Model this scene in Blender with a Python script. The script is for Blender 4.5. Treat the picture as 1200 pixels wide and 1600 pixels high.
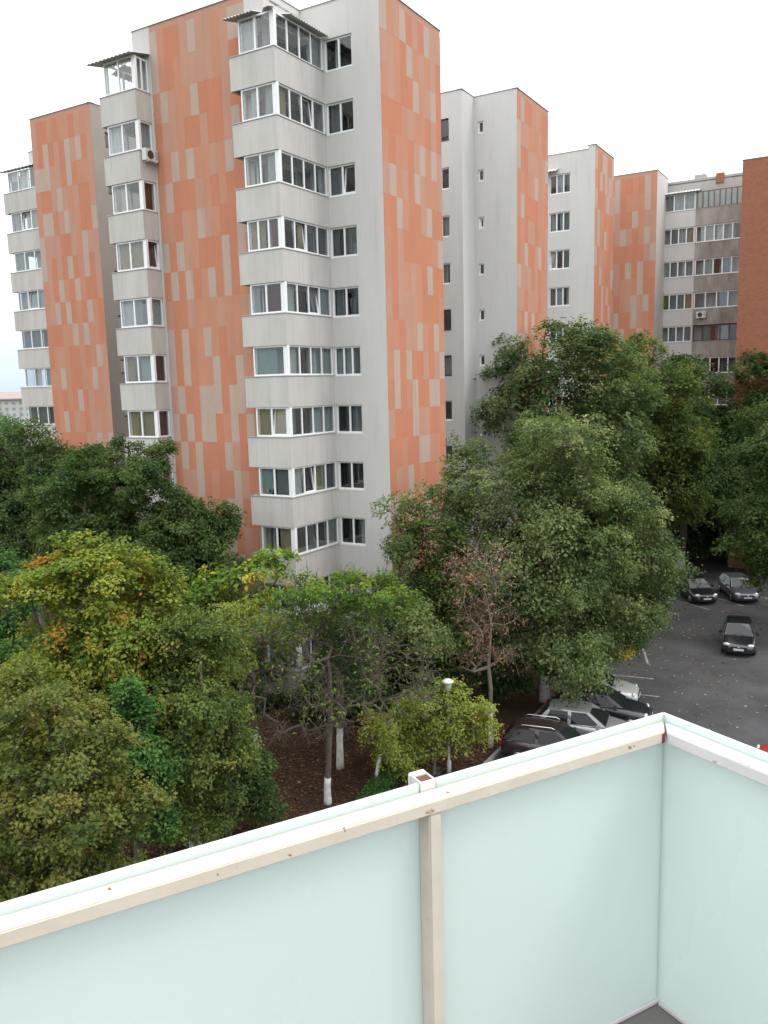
import bpy, bmesh, math, random
import numpy as np
from mathutils import Matrix, Vector

for o in list(bpy.data.objects):
    bpy.data.objects.remove(o)
SC = bpy.context.scene
COL = SC.collection
R = math.radians
random.seed(7)

# ------------------------------------------------------------------ camera
F_PX, PITCH, ROLL, ANG = 1301.57, .1496, -.0253, .5434   # ANG: yaw of the apartment building
cam_d = bpy.data.cameras.new('camera')
cam = bpy.data.objects.new('camera', cam_d)
COL.objects.link(cam)
cam_d.sensor_fit = 'HORIZONTAL'
cam_d.sensor_width = 36
cam_d.lens = 36 * F_PX / 1200
cam_d.clip_start = .05
cam_d.clip_end = 6000
cam.matrix_world = Matrix.Rotation(math.pi / 2 - PITCH, 4, 'X') @ Matrix.Rotation(ROLL, 4, 'Z')
SC.camera = cam

# ------------------------------------------------------------------ sky, sun, exposure
SUN_AZ, SUN_EL = R(-8), R(52)       # azimuth measured from +X towards +Y
w = bpy.data.worlds.new('World')
SC.world = w
w.use_nodes = True
nt = w.node_tree
nt.nodes.clear()
N = nt.nodes.new
out = N('ShaderNodeOutputWorld')
bg = N('ShaderNodeBackground')
bg.inputs['Strength'].default_value = .1
sky = N('ShaderNodeTexSky')
sky.sky_type = 'NISHITA'
sky.sun_disc = False
sky.sun_elevation = SUN_EL
sky.sun_rotation = math.pi / 2 - SUN_AZ
sky.dust_density = .8
sky.air_density = 1.3
geo = N('ShaderNodeTexCoord')
sep = N('ShaderNodeSeparateXYZ')
nt.links.new(geo.outputs['Generated'], sep.inputs[0])
noi = N('ShaderNodeTexNoise')
noi.inputs['Scale'].default_value = 2.2
noi.inputs['Detail'].default_value = 6
noi.inputs['Roughness'].default_value = .55
mp = N('ShaderNodeMapping')
mp.inputs['Scale'].default_value = (1, 1, 2.6)
nt.links.new(geo.outputs['Generated'], mp.inputs[0])
nt.links.new(mp.outputs[0], noi.inputs['Vector'])
# cloud cover: thick overall, thinning to haze close to the horizon
elev = N('ShaderNodeMapRange')
elev.inputs['From Min'].default_value = -.04
elev.inputs['From Max'].default_value = .2
elev.inputs['To Min'].default_value = -.12
elev.inputs['To Max'].default_value = .5
nt.links.new(sep.outputs['Z'], elev.inputs['Value'])
add = N('ShaderNodeMath'); add.operation = 'ADD'; add.use_clamp = True
nt.links.new(noi.outputs['Fac'], add.inputs[0])
nt.links.new(elev.outputs[0], add.inputs[1])
cmul = N('ShaderNodeMapRange')
cmul.inputs['From Min'].default_value = .3
cmul.inputs['From Max'].default_value = .85
cmul.inputs['To Min'].default_value = .7
cmul.inputs['To Max'].default_value = .97
nt.links.new(add.outputs[0], cmul.inputs['Value'])
# the cloud deck: pale blue haze low down, white and brighter overhead (overcast sky)
ccol = N('ShaderNodeValToRGB')
ce = ccol.color_ramp.elements
ce[0].position = 0; ce[0].color = (.26, .315, .40, 1)
ce[1].position = 1; ce[1].color = (.985, .995, 1.0, 1)
for p_, c_ in ((.06, (.32, .365, .43, 1)), (.16, (.46, .475, .49, 1)), (.45, (.66, .67, .68, 1))):
    e_ = ce.new(p_); e_.color = c_
nt.links.new(sep.outputs['Z'], ccol.inputs[0])
csc = N('ShaderNodeVectorMath'); csc.operation = 'SCALE'; csc.inputs['Scale'].default_value = 28
nt.links.new(ccol.outputs[0], csc.inputs[0])
mix = N('ShaderNodeMix'); mix.data_type = 'RGBA'
nt.links.new(cmul.outputs[0], mix.inputs['Factor'])
nt.links.new(sky.outputs[0], mix.inputs['A'])
nt.links.new(csc.outputs[0], mix.inputs['B'])
nt.links.new(mix.outputs['Result'], bg.inputs[0])
nt.links.new(bg.outputs[0], out.inputs[0])

sun_d = bpy.data.lights.new('sun', 'SUN')
sun_d.energy = .85
sun_d.angle = R(14)
sun_d.color = (1, .95, .87)
sun = bpy.data.objects.new('sun', sun_d)
COL.objects.link(sun)
sd = Vector((math.cos(SUN_EL) * math.cos(SUN_AZ), math.cos(SUN_EL) * math.sin(SUN_AZ), math.sin(SUN_EL)))
sun.rotation_euler = sd.to_track_quat('Z', 'Y').to_euler()
sun.location = (30, 0, 60)

vs = SC.view_settings
vs.view_transform = 'Standard'
vs.look = 'None'
vs.gamma = 1
vs.exposure = .2
vs.use_curve_mapping = False
SC.render.engine = 'CYCLES'
SC.cycles.max_bounces = 5
SC.cycles.diffuse_bounces = 3
SC.cycles.use_denoising = True
SC.cycles.use_adaptive_sampling = True
SC.cycles.adaptive_threshold = .02
SC.cycles.transparent_max_bounces = 10
SC.cycles.caustics_reflective = False
SC.cycles.caustics_refractive = False

GZ = -15.0                                   # ground level (the camera is at the origin)
CA, SA = math.cos(ANG), math.sin(ANG)
def XY(u, v): return (u * CA + v * SA, -u * SA + v * CA)

# ------------------------------------------------------------------ materials
def mat(name, col, rough=.8, metal=0, spec=.3, noise=None, bump=None, coat=0):
    """noise = (scale, amount, other colour); bump = (scale, strength, distance)."""
    m = bpy.data.materials.new(name)
    m.use_nodes = True
    t = m.node_tree
    b = t.nodes['Principled BSDF']
    b.inputs['Base Color'].default_value = (*col, 1)
    b.inputs['Roughness'].default_value = rough
    b.inputs['Metallic'].default_value = metal
    b.inputs['Specular IOR Level'].default_value = spec
    b.inputs['Coat Weight'].default_value = coat
    b.inputs['Coat Roughness'].default_value = .04
    tc = t.nodes.new('ShaderNodeTexCoord')
    if noise:
        sc, amt, c2 = noise[:3]
        st = noise[3] if len(noise) > 3 else (1, 1, 1)
        n = t.nodes.new('ShaderNodeTexNoise')
        n.inputs['Scale'].default_value = sc
        n.inputs['Detail'].default_value = 8
        n.inputs['Roughness'].default_value = .62
        mpp = t.nodes.new('ShaderNodeMapping')
        mpp.inputs['Scale'].default_value = st
        t.links.new(tc.outputs['Object'], mpp.inputs[0])
        t.links.new(mpp.outputs[0], n.inputs['Vector'])
        r = t.nodes.new('ShaderNodeMapRange')
        r.inputs['From Min'].default_value = .38
        r.inputs['From Max'].default_value = .72
        r.inputs['To Max'].default_value = amt
        t.links.new(n.outputs['Fac'], r.inputs['Value'])
        mx = t.nodes.new('ShaderNodeMix'); mx.data_type = 'RGBA'
        mx.inputs['A'].default_value = (*col, 1)
        mx.inputs['B'].default_value = (*c2, 1)
        t.links.new(r.outputs[0], mx.inputs['Factor'])
        t.links.new(mx.outputs['Result'], b.inputs['Base Color'])
    if bump:
        n2 = t.nodes.new('ShaderNodeTexNoise')
        n2.inputs['Scale'].default_value = bump[0]
        n2.inputs['Detail'].default_value = 5
        t.links.new(tc.outputs['Object'], n2.inputs['Vector'])
        bp = t.nodes.new('ShaderNodeBump')
        bp.inputs['Strength'].default_value = bump[1]
        bp.inputs['Distance'].default_value = bump[2]
        t.links.new(n2.outputs['Fac'], bp.inputs['Height'])
        t.links.new(bp.outputs[0], b.inputs['Normal'])
    return m

def world_coords(m):
    """use world position for the noise of a shared material, so that copies differ"""
    t = m.node_tree
    g = t.nodes.new('ShaderNodeNewGeometry')
    for n in t.nodes:
        if n.type == 'TEX_COORD':
            for l in list(n.outputs['Object'].links):
                t.links.new(g.outputs['Position'], l.to_socket)
    return m

M = {}
M['grey_wall'] = world_coords(mat('grey_plaster', (.585, .57, .55), .9, noise=(.55, .5, (.48, .465, .445), (1, 1, .3)), bump=(30, .15, .01)))
M['parapet'] = world_coords(mat('parapet_plaster', (.545, .525, .495), .9, noise=(1.1, .75, (.42, .40, .37), (1, 1, .22)), bump=(30, .15, .01)))
def streaks(m, c, amt, lo=.56):
    t = m.node_tree; b = t.nodes['Principled BSDF']; old = b.inputs['Base Color'].links[0].from_socket
    g = t.nodes.new('ShaderNodeNewGeometry'); mp_ = t.nodes.new('ShaderNodeMapping'); mp_.inputs['Scale'].default_value = (5, 5, .35)
    n = t.nodes.new('ShaderNodeTexNoise'); n.inputs['Scale'].default_value = 1; n.inputs['Detail'].default_value = 5
    t.links.new(g.outputs['Position'], mp_.inputs[0]); t.links.new(mp_.outputs[0], n.inputs['Vector'])
    r = t.nodes.new('ShaderNodeMapRange'); r.inputs['From Min'].default_value = lo; r.inputs['From Max'].default_value = .78; r.inputs['To Max'].default_value = amt
    t.links.new(n.outputs['Fac'], r.inputs['Value'])
    x = t.nodes.new('ShaderNodeMix'); x.data_type = 'RGBA'; x.inputs['B'].default_value = (*c, 1)
    t.links.new(r.outputs[0], x.inputs['Factor']); t.links.new(old, x.inputs['A']); t.links.new(x.outputs['Result'], b.inputs['Base Color'])
streaks(M['grey_wall'], (.38, .365, .345), .3)
streaks(M['parapet'], (.32, .30, .27), .42, .54)
M['dirty_parapet'] = world_coords(mat('stained_concrete', (.36, .335, .30), .95, noise=(1.1, .95, (.14, .125, .105), (1, 1, .3)), bump=(14, .3, .02)))
M['old_grey'] = world_coords(mat('old_grey_plaster', (.42, .41, .39), .95, noise=(.9, .6, (.3, .29, .27), (1, 1, .4)), bump=(20, .2, .01)))
M['shaded_wall'] = world_coords(mat('shaded_grey_plaster', (.33, .29, .26), .95, noise=(.7, .4, (.27, .24, .22)), bump=(20, .15, .01)))  # grey wall with the shade of the gap between wings put into its colour
PAN = [('orange', (.51, .208, .122), (.43, .175, .105)), ('light_orange', (.505, .238, .152), (.44, .207, .134)), ('salmon', (.475, .262, .186), (.43, .23, .17)), ('beige', (.455, .345, .285), (.40, .30, .25))]
for n_, c_, d_ in PAN:
    M[n_] = world_coords(mat('facade_' + n_, c_, .9, noise=(1.3, .5, d_, (1, 1, .4)), bump=(35, .15, .01)))
for n_ in ('orange', 'light_orange', 'salmon', 'beige'): streaks(M[n_], (.30, .19, .15), .35)
M['pvc'] = mat('white_pvc', (.84, .85, .85), .35, spec=.5, noise=(3, .25, (.66, .66, .65)))
M['brown_frame'] = mat('brown_wood_frame', (.09, .045, .035), .5)
M['brick_chimney'] = mat('chimney_brick', (.33, .13, .075), .95, noise=(6, .6, (.25, .1, .06)))
M['bark_brown'] = world_coords(mat('brown_bark', (.10, .078, .06), .95, noise=(3, .7, (.15, .125, .1), (1, 1, .3)), bump=(9, .6, .05)))
M['rust_frame'] = mat('dark_iron_frame', (.13, .11, .09), .7, noise=(6, .5, (.2, .1, .06)))
M['flash'] = mat('zinc_flashing', (.45, .44, .42), .5, metal=.3, noise=(2, .4, (.33, .32, .3)))
M['roofcap'] = mat('roof_flashing', (.32, .31, .30), .6, metal=.3)
M['corr'] = mat('corrugated_sheet', (.62, .61, .59), .6, metal=.1, noise=(1.5, .6, (.22, .2, .18)))
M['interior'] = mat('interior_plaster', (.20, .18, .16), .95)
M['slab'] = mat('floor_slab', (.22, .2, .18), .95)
M['black'] = mat('black_rubber', (.018, .018, .019), .75)
M['plastic'] = mat('white_plastic', (.62, .62, .60), .5, noise=(5, .3, (.5, .5, .48)))
M['darkgrille'] = mat('dark_grille', (.05, .05, .05), .5)
M['bark'] = world_coords(mat('bark', (.085, .068, .052), .95, noise=(3.5, .8, (.15, .13, .105), (1, 1, .25)), bump=(9, .7, .05)))
M['bark_pale'] = world_coords(mat('pale_bark', (.17, .145, .12), .95, noise=(3, .7, (.09, .075, .06), (1, 1, .3)), bump=(9, .6, .05)))
M['lime'] = world_coords(mat('whitewash', (.62, .62, .60), .95, noise=(4, .8, (.33, .31, .28)), bump=(12, .6, .03)))
M['asphalt'] = mat('asphalt', (.066, .066, .069), .9, spec=.3, noise=(.35, 1.0, (.034, .033, .034)), bump=(60, .5, .02))
M['soil'] = mat('leafy_soil', (.04, .029, .022), 1, spec=.1, noise=(1.3, .85, (.065, .036, .023)), bump=(8, .9, .08))
M['far_ground'] = mat('grass_ground', (.06, .075, .035), 1, spec=.1, noise=(.05, .8, (.09, .085, .05)))
M['path'] = mat('paving', (.11, .105, .1), .95, noise=(1.4, .7, (.07, .065, .06)), bump=(20, .4, .02))
M['kerb'] = world_coords(mat('kerb_concrete', (.23, .225, .215), .95, noise=(3, .7, (.14, .135, .125)), bump=(30, .4, .02)))
M['paint'] = mat('road_paint', (.30, .30, .29), .9, noise=(3, 1.0, (.07, .07, .073)))
M['lamp_metal'] = mat('white_lamp_metal', (.45, .46, .47), .45, spec=.4, noise=(4, .5, (.42, .42, .4)))
M['tile'] = mat('grey_floor_tile', (.16, .15, .145), .55, noise=(2, .6, (.12, .11, .105)))
# white enamelled steel of the railing: chalky cream paint with rubbed and rusty spots
def rail_paint(name, c1, c2):
    m = mat(name, c1, .5, spec=.4, noise=(7, .7, c2), bump=(45, .12, .004))
    t = m.node_tree
    b = t.nodes['Principled BSDF']
    old = b.inputs['Base Color'].links[0].from_socket
    tc = next(n for n in t.nodes if n.type == 'TEX_COORD')
    n = t.nodes.new('ShaderNodeTexNoise'); n.inputs['Scale'].default_value = 38; n.inputs['Detail'].default_value = 9
    t.links.new(tc.outputs['Object'], n.inputs['Vector'])
    r = t.nodes.new('ShaderNodeMapRange')
    r.inputs['From Min'].default_value = .675; r.inputs['From Max'].default_value = .73
    t.links.new(n.outputs['Fac'], r.inputs['Value'])
    mx = t.nodes.new('ShaderNodeMix'); mx.data_type = 'RGBA'
    mx.inputs['B'].default_value = (.2, .095, .04, 1)
    t.links.new(r.outputs[0], mx.inputs['Factor'])
    t.links.new(old, mx.inputs['A'])
    t.links.new(mx.outputs['Result'], b.inputs['Base Color'])
    return m
M['rail'] = rail_paint('cream_rail_paint', (.60, .535, .455), (.50, .435, .36))
M['rail_white'] = rail_paint('white_rail_paint', (.60, .59, .585), (.5, .485, .47))
M['rust'] = mat('rusty_steel', (.16, .07, .045), .95, noise=(9, .8, (.08, .035, .03)))
M['joint'] = mat('grey_sealant', (.22, .21, .2), .8)

def glass_mat(name, tint=(1, 1, 1), refl=1.0, rough=.0):
    m = bpy.data.materials.new(name); m.use_nodes = True
    t = m.node_tree; t.nodes.clear()
    o = t.nodes.new('ShaderNodeOutputMaterial'); mx = t.nodes.new('ShaderNodeMixShader')
    tr = t.nodes.new('ShaderNodeBsdfTransparent'); gl = t.nodes.new('ShaderNodeBsdfGlossy')
    fr = t.nodes.new('ShaderNodeFresnel'); mu = t.nodes.new('ShaderNodeMath'); mu.operation = 'MULTIPLY'; mu.use_clamp = True
    fr.inputs['IOR'].default_value = 1.5
    mu.inputs[1].default_value = refl
    tr.inputs[0].default_value = (*tint, 1)
    gl.inputs['Roughness'].default_value = rough
    tc = t.nodes.new('ShaderNodeTexCoord'); n = t.nodes.new('ShaderNodeTexNoise'); n.inputs['Scale'].default_value = 1.2
    bp = t.nodes.new('ShaderNodeBump'); bp.inputs['Strength'].default_value = .05; bp.inputs['Distance'].default_value = .05
    g = t.nodes.new('ShaderNodeNewGeometry')
    t.links.new(g.outputs['Position'], n.inputs['Vector']); t.links.new(n.outputs['Fac'], bp.inputs['Height'])
    t.links.new(bp.outputs[0], gl.inputs['Normal'])
    bf = t.nodes.new('ShaderNodeMath'); bf.operation = 'SUBTRACT'; bf.inputs[0].default_value = 1
    b2 = t.nodes.new('ShaderNodeMath'); b2.operation = 'MULTIPLY'
    t.links.new(g.outputs['Backfacing'], bf.inputs[1])
    t.links.new(fr.outputs[0], mu.inputs[0]); t.links.new(mu.outputs[0], b2.inputs[0]); t.links.new(bf.outputs[0], b2.inputs[1]); t.links.new(b2.outputs[0], mx.inputs[0])
    t.links.new(tr.outputs[0], mx.inputs[1]); t.links.new(gl.outputs[0], mx.inputs[2]); t.links.new(mx.outputs[0], o.inputs[0])
    return m
M['glass'] = glass_mat('window_glass', (.90, .93, .93), 2.4)
M['car_glass'] = glass_mat('car_glass', (.13, .15, .15), 2.0)

def cloth_mat(name, c, tr=.35):
    m = bpy.data.materials.new(name); m.use_nodes = True
    t = m.node_tree; t.nodes.clear()
    o = t.nodes.new('ShaderNodeOutputMaterial'); mx = t.nodes.new('ShaderNodeMixShader')
    d = t.nodes.new('ShaderNodeBsdfDiffuse'); l = t.nodes.new('ShaderNodeBsdfTranslucent')
    g = t.nodes.new('ShaderNodeNewGeometry'); n = t.nodes.new('ShaderNodeTexNoise'); n.inputs['Scale'].default_value = 4
    t.links.new(g.outputs['Position'], n.inputs['Vector'])
    rp = t.nodes.new('ShaderNodeValToRGB')
    rp.color_ramp.elements[0].color = (*[k * .78 for k in c], 1); rp.color_ramp.elements[1].color = (*[min(1, k * 1.1) for k in c], 1)
    t.links.new(n.outputs['Fac'], rp.inputs[0])
    for s in (d, l): t.links.new(rp.outputs[0], s.inputs[0])
    mx.inputs[0].default_value = tr
    t.links.new(d.outputs[0], mx.inputs[1]); t.links.new(l.outputs[0], mx.inputs[2]); t.links.new(mx.outputs[0], o.inputs[0])
    return m
CURT = {k: cloth_mat('curtain_' + k, c) for k, c in dict(white=(.78, .79, .77), sheer=(.55, .58, .58), cream=(.5, .42, .28), green=(.35, .47, .42), red=(.16, .05, .045), grey=(.25, .26, .27), lime=(.17, .3, .05), ochre=(.45, .26, .12), blue=(.34, .42, .55)).items()}

# frosted pale green safety glass of the balcony
m = bpy.data.materials.new('frosted_glass'); m.use_nodes = True
t = m.node_tree; b = t.nodes['Principled BSDF']; o_ = t.nodes['Material Output']
b.inputs['Base Color'].default_value = (.86, .915, .90, 1)
gn = t.nodes.new('ShaderNodeTexNoise'); gn.inputs['Scale'].default_value = 1.6; gn.inputs['Detail'].default_value = 7; gn.inputs['Roughness'].default_value = .6
gt = t.nodes.new('ShaderNodeTexCoord'); gm = t.nodes.new('ShaderNodeMapping'); gm.inputs['Scale'].default_value = (1.3, 1.3, .55)
t.links.new(gt.outputs['Object'], gm.inputs[0]); t.links.new(gm.outputs[0], gn.inputs['Vector'])
gr_ = t.nodes.new('ShaderNodeMapRange'); gr_.inputs['From Min'].default_value = .3; gr_.inputs['From Max'].default_value = .75; gr_.inputs['To Min'].default_value = .12; gr_.inputs['To Max'].default_value = .42
t.links.new(gn.outputs['Fac'], gr_.inputs['Value']); t.links.new(gr_.outputs[0], b.inputs['Roughness'])
gx = t.nodes.new('ShaderNodeMix'); gx.data_type = 'RGBA'; gx.inputs['A'].default_value = (.81, .875, .855, 1); gx.inputs['B'].default_value = (.70, .765, .755, 1)
t.links.new(gn.outputs['Fac'], gx.inputs['Factor']); t.links.new(gx.outputs['Result'], b.inputs['Base Color'])
b.inputs['Roughness'].default_value = .28
b.inputs['Specular IOR Level'].default_value = .5
tl = t.nodes.new('ShaderNodeBsdfTranslucent'); tl.inputs[0].default_value = (.79, .875, .85, 1)
mx = t.nodes.new('ShaderNodeMixShader'); mx.inputs[0].default_value = .5
t.links.new(b.outputs[0], mx.inputs[1]); t.links.new(tl.outputs[0], mx.inputs[2]); t.links.new(mx.outputs[0], o_.inputs[0])
M['frosted'] = m

def leaf_mat(name, stops, trans=.36):
    m = bpy.data.materials.new(name); m.use_nodes = True
    t = m.node_tree; b = t.nodes['Principled BSDF']; o = t.nodes['Material Output']
    at = t.nodes.new('ShaderNodeAttribute'); at.attribute_name = 'tint'
    rp = t.nodes.new('ShaderNodeValToRGB')
    e = rp.color_ramp.elements
    while len(e) < len(stops): e.new(.5)
    for i, (p, c) in enumerate(stops): e[i].position = p; e[i].color = (*c, 1)
    t.links.new(at.outputs['Fac'], rp.inputs[0])
    b.inputs['Roughness'].default_value = .6
    b.inputs['Specular IOR Level'].default_value = .18
    tl = t.nodes.new('ShaderNodeBsdfTranslucent')
    hs = t.nodes.new('ShaderNodeHueSaturation'); hs.inputs['Value'].default_value = 1.5; hs.inputs['Saturation'].default_value = 1.15; hs.inputs['Hue'].default_value = .49
    t.links.new(rp.outputs[0], b.inputs['Base Color']); t.links.new(rp.outputs[0], hs.inputs['Color']); t.links.new(hs.outputs[0], tl.inputs[0])
    mx = t.nodes.new('ShaderNodeMixShader'); mx.inputs[0].default_value = trans
    t.links.new(b.outputs[0], mx.inputs[1]); t.links.new(tl.outputs[0], mx.inputs[2]); t.links.new(mx.outputs[0], o.inputs[0])
    return m
LEAF = {
 'lime': leaf_mat('linden_leaf', [(0, (0.044, 0.079, 0.028)), (.35, (0.085, 0.137, 0.044)), (.72, (0.183, 0.234, 0.090)), (.985, (0.287, 0.318, 0.138)), (1, (0.415, 0.312, 0.034))]),
 'dark': leaf_mat('dark_leaf', [(0, (0.032, 0.065, 0.021)), (.55, (0.061, 0.108, 0.032)), (.985, (0.116, 0.162, 0.048)), (1, (0.195, 0.204, 0.046))]),
 'maple': leaf_mat('maple_leaf', [(0, (0.079, 0.132, 0.025)), (.4, (0.152, 0.216, 0.037)), (.75, (0.262, 0.294, 0.048)), (.92, (0.317, 0.276, 0.052)), (1, (0.366, 0.144, 0.034))]),
 'olive': leaf_mat('olive_leaf', [(0, (0.051, 0.094, 0.025)), (.5, (0.104, 0.156, 0.039)), (.9, (0.183, 0.228, 0.055)), (.985, (0.244, 0.228, 0.057)), (1, (0.293, 0.132, 0.034))]),
 'rusty': leaf_mat('rusty_leaf', [(0, (0.067, 0.102, 0.025)), (.45, (0.134, 0.162, 0.039)), (.8, (0.220, 0.204, 0.052)), (1, (0.293, 0.132, 0.034))]),
 'fresh': leaf_mat('fresh_leaf', [(0, (0.067, 0.138, 0.029)), (.5, (0.128, 0.222, 0.041)), (.85, (0.220, 0.300, 0.052)), (1, (0.439, 0.372, 0.046))]),
 'shrub': leaf_mat('yellow_green_leaf', [(0, (0.134, 0.180, 0.034)), (.5, (0.244, 0.294, 0.063)), (.9, (0.354, 0.360, 0.086)), (1, (0.366, 0.216, 0.057))]),
 'dead': leaf_mat('withered_leaf', [(0, (0.159, 0.084, 0.052)), (.6, (0.293, 0.162, 0.098)), (1, (0.390, 0.240, 0.127))], .2),
 'yellow': leaf_mat('yellow_leaf', [(0, (0.549, 0.432, 0.034)), (1, (0.600, 0.600, 0.034))]),
 'bluegreen': leaf_mat('blue_green_leaf', [(0, (0.034, 0.084, 0.023)), (.6, (0.061, 0.142, 0.037)), (1, (0.110, 0.210, 0.052))]),
 'haze': leaf_mat('hazed_leaf', [(0, (0.122, 0.180, 0.127)), (1, (0.220, 0.276, 0.196))]),  # air haze put into the leaf colour of the horizon trees
 'litter': leaf_mat('fallen_leaf', [(0, (.045, .022, .015)), (.5, (.10, .045, .024)), (.85, (.18, .09, .04)), (1, (.36, .25, .11))], .1),
}

# ------------------------------------------------------------------ helpers
def link(name, me, parent=None, loc=(0, 0, 0), rz=0, material=None):
    o = bpy.data.objects.new(name, me)
    COL.objects.link(o)
    o.location = loc
    o.rotation_euler = (0, 0, rz)
    if parent: o.parent = parent
    if material is not None:
        if me.materials:
            if me.materials[0] is not material:
                o.material_slots[0].link = 'OBJECT'
                o.material_slots[0].material = material
        else:
            me.materials.append(material)
    return o

def empty(name, loc, rz=0, label=None, cat=None, group=None):
    o = bpy.data.objects.new(name, None)
    COL.objects.link(o)
    o.location = loc
    o.rotation_euler = (0, 0, rz)
    o.empty_display_size = .2
    tag(o, label, cat, group)
    return o

def tag(o, label=None, cat=None, group=None, kind=None):
    if label: o['label'] = label
    if cat: o['category'] = cat
    if group: o['group'] = group
    if kind: o['kind'] = kind
    return o

class MB:
    """collects simple shapes into one mesh"""
    def __init__(s): s.v, s.f = [], []
    def quad(s, a, b, c, d):
        n = len(s.v); s.v += [a, b, c, d]; s.f.append((n, n + 1, n + 2, n + 3)); return s
    def box(s, x0, x1, y0, y1, z0, z1):
        n = len(s.v)
        s.v += [(x0, y0, z0), (x1, y0, z0), (x1, y1, z0), (x0, y1, z0), (x0, y0, z1), (x1, y0, z1), (x1, y1, z1), (x0, y1, z1)]
        s.f += [tuple(n + i for i in q) for q in ((0, 3, 2, 1), (4, 5, 6, 7), (0, 1, 5, 4), (1, 2, 6, 5), (2, 3, 7, 6), (3, 0, 4, 7))]
        return s
    def prism(s, poly, z0, z1):
        n = len(s.v); k = len(poly)
        s.v += [(x, y, z0) for x, y in poly] + [(x, y, z1) for x, y in poly]
        s.f += [tuple(n + k - 1 - i for i in range(k)), tuple(n + k + i for i in range(k))]
        s.f += [(n + i, n + (i + 1) % k, n + k + (i + 1) % k, n + k + i) for i in range(k)]
        return s
    def lathe(s, prof, seg=12, cx=0, cy=0):
        n = len(s.v)
        for r, z in prof:
            s.v += [(cx + r * math.cos(2 * math.pi * i / seg), cy + r * math.sin(2 * math.pi * i / seg), z) for i in range(seg)]
        for j in range(len(prof) - 1):
            for i in range(seg):
                a, b = n + j * seg + i, n + j * seg + (i + 1) % seg
                s.f.append((a, b, b + seg, a + seg))
        s.f.append(tuple(n + i for i in reversed(range(seg))))
        s.f.append(tuple(n + (len(prof) - 1) * seg + i for i in range(seg)))
        return s
    def tube(s, pts, r, seg=6):
        pts = [Vector(p) for p in pts]
        n = len(s.v)
        rr = r if isinstance(r, (list, tuple)) else [r] * len(pts)
        for i, p in enumerate(pts):
            d = (pts[min(i + 1, len(pts) - 1)] - pts[max(i - 1, 0)]).normalized()
            a = d.cross(Vector((0, 0, 1)) if abs(d.z) < .9 else Vector((1, 0, 0))).normalized()
            b = d.cross(a)
            for k in range(seg):
                an = 2 * math.pi * k / seg
                s.v.append(tuple(p + (a * math.cos(an) + b * math.sin(an)) * rr[i]))
        for i in range(len(pts) - 1):
            for k in range(seg):
                q, q2 = n + i * seg + k, n + i * seg + (k + 1) % seg
                s.f.append((q, q2, q2 + seg, q + seg))
        s.f.append(tuple(n + k for k in reversed(range(seg))))
        s.f.append(tuple(n + (len(pts) - 1) * seg + k for k in range(seg)))
        return s
    def mesh(s, name, smooth=False):
        me = bpy.data.meshes.new(name)
        me.from_pydata(s.v, [], s.f)
        bm = bmesh.new(); bm.from_mesh(me)
        bmesh.ops.recalc_face_normals(bm, faces=bm.faces)
        bm.to_mesh(me); bm.free()
        if smooth:
            for p in me.polygons: p.use_smooth = True
        return me
    def build(s, name, material, parent=None, loc=(0, 0, 0), rz=0, smooth=False):
        return link(name, s.mesh(name, smooth), parent, loc, rz, material)

# ------------------------------------------------------------------ the setting
gr = MB().prism([(-4000, -200), (4000, -200), (4000, 5500), (-4000, 5500)], GZ - .6, GZ - .012).build('ground', M['far_ground'])
tag(gr, kind='structure')
def uvpoly(l): return [XY(u, v) for u, v in l]
# garden bed with leaf litter along the building, grid-subdivided for an uneven surface
def sheet(name, poly, z, material, thick=.3):
    o = MB().prism(poly, z - thick, z).build(name, material)
    return tag(o, kind='structure')
sheet('garden_bed', uvpoly([(-75, 2), (-13.0, 2), (-13.0, 76), (-75, 76)]), GZ + .06, M['soil'])
sheet('parking_lot', uvpoly([(-12.84, -20), (40, -20), (40, 110), (-12.84, 110)]), GZ, M['asphalt'])
sheet('path', uvpoly([(-14.9, 2), (-14.1, 2), (-14.1, 27.6), (-14.9, 27.6)]), GZ + .066, M['path'])
kb = empty('kerb', (*XY(-12.92, 0), GZ), -ANG); tag(kb, kind='structure')
kme = MB().prism([(-.075, .01), (.06, .01), (.075, .03), (.075, .985), (-.075, .985)], -.2, .12).mesh('kerb_stone')
for i in range(8, 62):
    link('kerb_stone', kme, kb, (random.uniform(-.006, .006), i, random.uniform(-.008, .008)), 0, M['kerb'])

def ground_line(name, a, b, wd):
    a, b = Vector((*a, 0)), Vector((*b, 0))
    d = (b - a).normalized(); n = Vector((-d.y, d.x, 0)) * wd / 2
    o = MB().quad(tuple(a - n), tuple(b - n), tuple(b + n), tuple(a + n)).build(name, M['paint'], None, (0, 0, GZ + .004))
    return tag(o, kind='structure')
for a, b in [((9.2, 42.05), (13.44, 40.45)), ((8.5, 39.75), (12.96, 38.02)), ((8.0, 37.35), (12.4, 35.7)), ((16.2, 54.6), (18.92, 52.02)), ((19.0, 57.2), (21.2, 52.9)), ((22.1, 57.6), (23.68, 53.6)), ((25.3, 57.4), (26.6, 54.0)), ((14.45, 45.35), (13.87, 42.66))]:
    ground_line('bay_marking', a, b, .13)

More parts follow.
